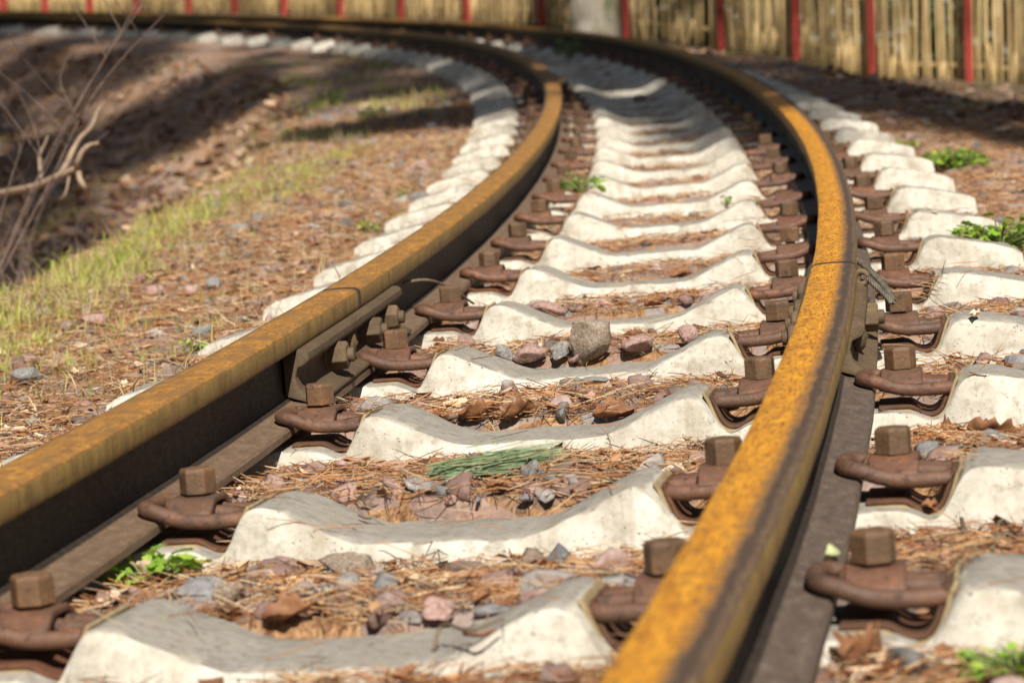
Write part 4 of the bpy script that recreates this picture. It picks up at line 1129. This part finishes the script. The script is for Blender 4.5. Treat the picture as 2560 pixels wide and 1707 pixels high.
# pale tree trunk in front of the fence, behind the right rail
def big_tree(name, x, y, r, h, lab, mat, crown=True, seed=0, lean=(0, 0), cr_h=None, cr_r=None, clumps=70, group=None, zb=None):
    z = ground_z(x, y)[0] if zb is None else zb
    g = np.random.default_rng(seed); root = empty(name, Matrix.Translation(Vector((x, y, z)))); tag(root, lab, 'tree', group)
    hs = np.linspace(-.4, h, 16); P = np.array([(lean[0]*q+.06*math.sin(q*.9+seed)*min(1, q/4), lean[1]*q+.05*math.cos(q*.7+seed)*min(1, q/4), q) for q in hs])
    rr = [r*(1.35 if q < 0 else 1.12 if q < .4 else 1.0)*(1-.72*max(q, 0)/h) for q in hs]
    m = MB(); m.tube(P, rr, 16); link('trunk', m.mesh('trunk'), mat, root, True)
    if not crown: return root
    ch = cr_h or h*.55; cr = cr_r or 2.6; V = []; F = []; lm = MB()
    for k in range(clumps):
        t = g.random()**.8; hz = ch+(h*1.02-ch)*t; a = g.uniform(0, 6.28); rad = cr*(1-t*.75)*g.uniform(.25, 1.0)
        top = np.array([np.interp(hz, hs, P[:, 0]), np.interp(hz, hs, P[:, 1]), hz]); c = top+np.array([rad*math.cos(a), rad*math.sin(a), g.uniform(-.1, .5)])
        lm.tube(catmull([top-np.array([0, 0, .35]), (top+c)/2+np.array([0, 0, -.1]), c], 3), [.03, .028, .025, .022, .018, .014, .01], 5)
        for q in range(70):
            o = c+g.normal(0, .26, 3)*np.array([1, 1, .55]); d = g.normal(size=3); d[2] = abs(d[2])*.6; d /= np.linalg.norm(d); l = g.uniform(.10, .22); s_ = np.cross(d, g.normal(size=3)); s_ /= np.linalg.norm(s_)+1e-9; w = .014; b = len(V)
            V += [o-s_*w, o+s_*w, o+d*l+s_*w*.3, o+d*l-s_*w*.3]; F.append([b, b+1, b+2, b+3])
    link('branches', lm.mesh('branches'), mat, root, True)
    link('crown', mesh_np('crown', np.array(V), np.array(F)), M_NEEDG, root)
    return root
p = CAM+ray(1487, 92)*25.2
big_tree('tree', p[0], p[1], .205, 9, 'pale mossy tree trunk standing in front of the bamboo fence behind the right rail', M_PALEBARK, False, 3, zb=p[2])

# ------------------------------------------------------------------ sun and the trees behind the camera that shade the bank
SUN_AZ, SUN_EL = 0.12, math.radians(46)      # light travels towards heading SUN_AZ (left of +Y)
LD = np.array([-math.sin(SUN_AZ)*math.cos(SUN_EL), math.cos(SUN_AZ)*math.cos(SUN_EL), -math.sin(SUN_EL)])
def PR(P):
    q = np.asarray(P)-CAM; f = q@FW
    return np.stack([1280+FPX*(q@RT)/f, 853.5-FPX*(q@UP)/f], 1)/1.0884
def in_poly(p, poly):
    x, y = p[:, 0], p[:, 1]; c = np.zeros(len(p), bool); n = len(poly)
    for i in range(n):
        (x1, y1), (x2, y2) = poly[i], poly[(i+1) % n]
        if y1 == y2: continue
        c ^= ((y1 > y) != (y2 > y)) & (x < (x2-x1)*(y-y1)/(y2-y1)+x1)
    return c
def near_seg(p, segs):
    m = np.zeros(len(p), bool)
    for x0, y0, x1, y1, r in segs:
        a = np.array([x0, y0]); d = np.array([x1-x0, y1-y0]); t = np.clip(((p-a)@d)/(d@d+1e-9), 0, 1)
        m |= (np.abs(p-(a+t[:, None]*d))*np.array([.5, 1])).max(1) < r
    return m
SHADE = [[(-60, 30), (640, 35), (1000, 60), (1330, 95), (1500, 100), (1640, 120), (1340, 150), (1230, 130), (1180, 190), (1090, 215), (850, 220), (700, 262), (560, 335), (440, 425), (380, 455), (300, 545), (120, 645), (-60, 700)],
         [(1262, 200), (1290, 178), (1350, 125), (1640, 118), (1730, 165), (1815, 248), (1700, 298), (1600, 274), (1500, 257), (1420, 248), (1330, 234)],
         [(1650, 90), (1900, 150), (2100, 180), (2420, 190), (2420, 345), (2250, 300), (2150, 252), (2060, 235), (2000, 250), (1930, 232), (1830, 175)]]
BEAM = [(735, 322, 880, 292, 9), (880, 292, 1090, 258, 11), (1090, 258, 1200, 225, 10)]
GLOW = [(-30, 345, 260, 235, 20), (260, 235, 480, 140, 27), (250, 445, 420, 362, 22), (420, 362, 560, 290, 20), (560, 290, 700, 215, 16), (250, 530, 420, 425, 23), (420, 425, 560, 330, 16), (640, 185, 720, 150, 12), (560, 130, 640, 110, 8),
        (240, 70, 300, 66, 11), (480, 78, 520, 80, 9), (550, 85, 620, 90, 11), (690, 95, 710, 97, 11), (770, 105, 800, 108, 11), (640, 40, 790, 42, 11), (930, 65, 980, 70, 11), (1080, 92, 1180, 112, 16), (1225, 140, 1250, 155, 12), (1262, 182, 1285, 200, 12),
        (1335, 207, 1450, 203, 9), (1450, 203, 1540, 186, 11), (1560, 100, 1620, 112, 9), (1640, 125, 1680, 140, 9), (1720, 150, 1800, 200, 14), (1860, 215, 1960, 240, 9), (2140, 265, 2200, 300, 16), (1980, 190, 2060, 200, 9)]
g = np.random.default_rng(77)
n = 12500
ts, tl = g.uniform(9, 36, n), g.uniform(-5.2, 4.5, n)
al = np.abs(tl); tp = T(ts, tl, np.where(np.abs(al-G) < .07, -.02, np.where(al < .79, -.125, bed(ts, tl)))); im = PR(tp)
dark = np.zeros(n, bool)
for q in SHADE: dark |= in_poly(im, q)
dark &= (tl < .9) | (ts < 20); al_, ac_ = im[:, 0]*.88-im[:, 1]*.47, im[:, 0]*.47+im[:, 1]*.88; core = in_poly(im, [(-60, 250), (120, 330), (330, 300), (560, 215), (600, 190), (420, 330), (250, 410), (-60, 480)]); dark &= (im[:, 0] > 1080) | (im[:, 1] < 62) | core | (N1(al_/190+3, ac_/20)+.5*N2(al_/90, ac_/9) > -.07); dark &= ~near_seg(im, GLOW); dark |= near_seg(im, BEAM)
tp = tp[dark]; ii = PR(tp); ex = (ii[:, 0] > 1080) | (ii[:, 1] < 62); bm_ = near_seg(ii, BEAM); tp = np.concatenate([tp]+[tp[bm_]+g.normal(0, .10, (int(bm_.sum()), 3))*np.array([1, 1, .1]) for _ in range(3)]+[tp[ex]+g.normal(0, .14, (int(ex.sum()), 3))*np.array([1, 1, .1])])
# keep the clumps off the sight lines of the sun to what the photo shows sunlit above the ground
keepers = [CAM+ray(a_, b_)*9.2 for a_, b_ in ((40, 480), (75, 470), (120, 450), (190, 424), (210, 470), (195, 352), (243, 283), (240, 360), (110, 380))]
for i in range(len(FB)-1):
    for f_ in np.arange(0, 1, .2):
        for h_ in (.15, .4, .7, 1.0):
            if i <= 8 or i >= 13 or h_ > .5: keepers.append(FB[i]+(FB[i+1]-FB[i])*f_+np.array([0, 0, h_]))
for q in np.array(keepers):
    d_ = tp-q; k_ = d_@LD; dist = np.linalg.norm(d_-k_[:, None]*LD, axis=1); tp = tp[dist > .36]
fx = []
for i in range(1, len(FB)-1):            # dapple on the fence: thick in the middle bays, thin on the right, none on the left
    k = {True: 0}.get(False, 0) if i > 13 else 7 if i >= 7 else 5
    for _ in range(k): fx.append(FB[i]+(FB[i+1]-FB[i])*g.random()+np.array([0, 0, g.uniform(.1, .9)]))
tp = np.concatenate([tp, np.array(fx)])
HD = np.array([LD[0], LD[1]])/math.cos(SUN_EL); tanE = math.tan(SUN_EL)
STEMS = [(-3.7, 2.0, 'tall pine left of the view, shading the grassy bank'), (-5.6, 9.5, 'tall pine far left of the view, shading the bend'),
         (3.3, -2.0, 'tall pine right of the view, shading the ground past the sleeper ends'), (4.6, 6.5, 'tall pine far right of the view, shading the fence foot')]
own = [[] for _ in STEMS]
for q in tp:
    best = None
    for k, (x, y, _) in enumerate(STEMS):
        # height at which the clump that shades q comes nearest to this trunk
        rel = np.array([x, y])-q[:2]; back = -(rel@HD)
        h = np.clip(back*tanE, 9., 23.5); c = q[:2]-HD*h/tanE
        dd = np.linalg.norm(c-np.array([x, y]))
        if best is None or dd < best[0]: best = (dd, k, h, c)
    hh = best[2]+g.uniform(-1.2, 1.2); c = q[:2]-HD*hh/tanE
    own[best[1]].append((c[0], c[1], q[2]+hh))
for (x, y, lab), cl in zip(STEMS, own):
    z = ground_z(x, y)[0]; b = np.array([x, y, z]); cl = np.array(cl)-b; top = 24.5
    root = empty('pine_tree', Matrix.Translation(Vector(b))); tag(root, lab, 'tree', 'pines shading the track')
    m = MB(); hs = np.linspace(-.4, top, 24); m.tube(np.array([(.10*math.sin(q*.35), .08*math.cos(q*.3), q) for q in hs]), [.17*(1-.75*max(q, 0)/top)+(.05 if q < .3 else 0) for q in hs], 14)
    link('trunk', m.mesh('trunk'), M_BARK, root, True)
    V = []; F = []; lm = MB()
    for i, c in enumerate(cl):
        if i % 3 == 0:
            r = np.hypot(c[0], c[1]); hz = max(c[2]-.25*r-.3, 4)
            a0 = np.array([.1*math.sin(hz*.35), .08*math.cos(hz*.3), hz]); lm.tube(catmull([a0, a0*.5+c*.5+np.array([0, 0, .15]), c], 3), np.linspace(.028, .008, 7), 5)
        for q in range(26):
            o = c+g.normal(0, .12, 3); d = g.normal(size=3); d /= np.linalg.norm(d); l = g.uniform(.10, .2); s_ = np.cross(d, g.normal(size=3)); s_ /= np.linalg.norm(s_)+1e-9; w_ = .022; k = len(V)
            V += [o-s_*w_, o+s_*w_, o+d*l+s_*w_*.4, o+d*l-s_*w_*.4]; F.append([k, k+1, k+2, k+3])
    link('branches', lm.mesh('branches'), M_BARK, root, True)
    link('crown', mesh_np('crown', np.array(V), np.array(F)), M_NEEDG, root)
# scrub behind the fence, seen dark between the poles
V = []; F = []; C = []
for _ in range(15000):
    i = g.integers(0, len(FB)-1); t = g.random(); q = FB[i]+(FB[i+1]-FB[i])*t; nn = q-CAM; nn[2] = 0; nn /= np.linalg.norm(nn)
    o = q+nn*g.uniform(.45, 2.6)+np.array([0, 0, g.uniform(-.1, 2.3)]); d = g.normal(size=3); d /= np.linalg.norm(d); l = g.uniform(.12, .3); s_ = np.cross(d, g.normal(size=3)); s_ /= np.linalg.norm(s_)+1e-9; w_ = l*.3; k = len(V)
    V += [o-d*l*.5, o+s_*w_, o+d*l*.5, o-s_*w_]; F.append([k, k+1, k+2, k+3])
tag(link('undergrowth', mesh_np('undergrowth', np.array(V), np.array(F)), M_NEEDG), 'dark scrub behind the bamboo fence', 'scrub', kind='stuff')

# pine wood added well back on every side to block sky light: a mass nobody could count
V = []; F = []
def wood(n, x0, x1, y0, y1, h):
    for _ in range(n):
        x, y = g.uniform(x0, x1), g.uniform(y0, y1); z0 = .03*max(y, 0)
        o = np.array([x, y, z0+h*g.random()**.85]); sz = g.uniform(.35, .75)
        d = g.normal(size=3); d /= np.linalg.norm(d); s_ = np.cross(d, g.normal(size=3)); s_ /= np.linalg.norm(s_)+1e-9; k = len(V)
        for a_, b_ in ((-1, 0), (-.2, .5), (1, .1), (.1, -.45)): V.append(o+d*sz*a_+s_*sz*b_)
        F.append([k, k+1, k+2, k+3])
wood(6500, -24, -14, -6, 46, 23); wood(6500, 13, 22, -12, 46, 23); wood(5200, -24, 24, 44, 54, 24); wood(3800, -30, 30, -44, -34, 26)
tag(link('forest_screen', mesh_np('forest_screen', np.array(V), np.array(F)), M_NEEDG), 'dark pine wood added around the line to block sky light', 'wood', kind='stuff')

sun = bpy.data.lights.new('sun', 'SUN'); sun.energy = 5.0; sun.angle = math.radians(.53); sun.color = (1.0, .945, .855)
so = bpy.data.objects.new('sun', sun); col.objects.link(so)
so.rotation_euler = Vector(LD).to_track_quat('-Z', 'Y').to_euler(); so.location = (0, -10, 20)
w = bpy.data.worlds.new('World'); scene.world = w; w.use_nodes = True
nt = w.node_tree; bg = nt.nodes['Background']; sky = nt.nodes.new('ShaderNodeTexSky'); sky.sky_type = 'NISHITA'; sky.sun_disc = False
sky.sun_elevation = SUN_EL; sky.sun_rotation = math.atan2(-LD[0], -LD[1])
nt.links.new(sky.outputs[0], bg.inputs[0]); bg.inputs[1].default_value = .05

cam = bpy.data.cameras.new('camera'); co = bpy.data.objects.new('camera', cam); col.objects.link(co)
M = Matrix.Identity(4)
for i in range(3): M[i][0], M[i][1], M[i][2], M[i][3] = RT[i], UP[i], -FW[i], CAM[i]
co.matrix_world = M; cam.sensor_width = 36; cam.sensor_fit = 'HORIZONTAL'; cam.lens = FPX/2560*36
cam.clip_start = .05; cam.clip_end = 500
cam.dof.use_dof = True; cam.dof.focus_distance = 4.1; cam.dof.aperture_fstop = 8.0
scene.camera = co
scene.view_settings.view_transform = 'Standard'; scene.view_settings.look = 'None'; scene.view_settings.exposure = .36; scene.view_settings.gamma = 1
scene.render.engine = 'CYCLES'; scene.cycles.use_denoising = True
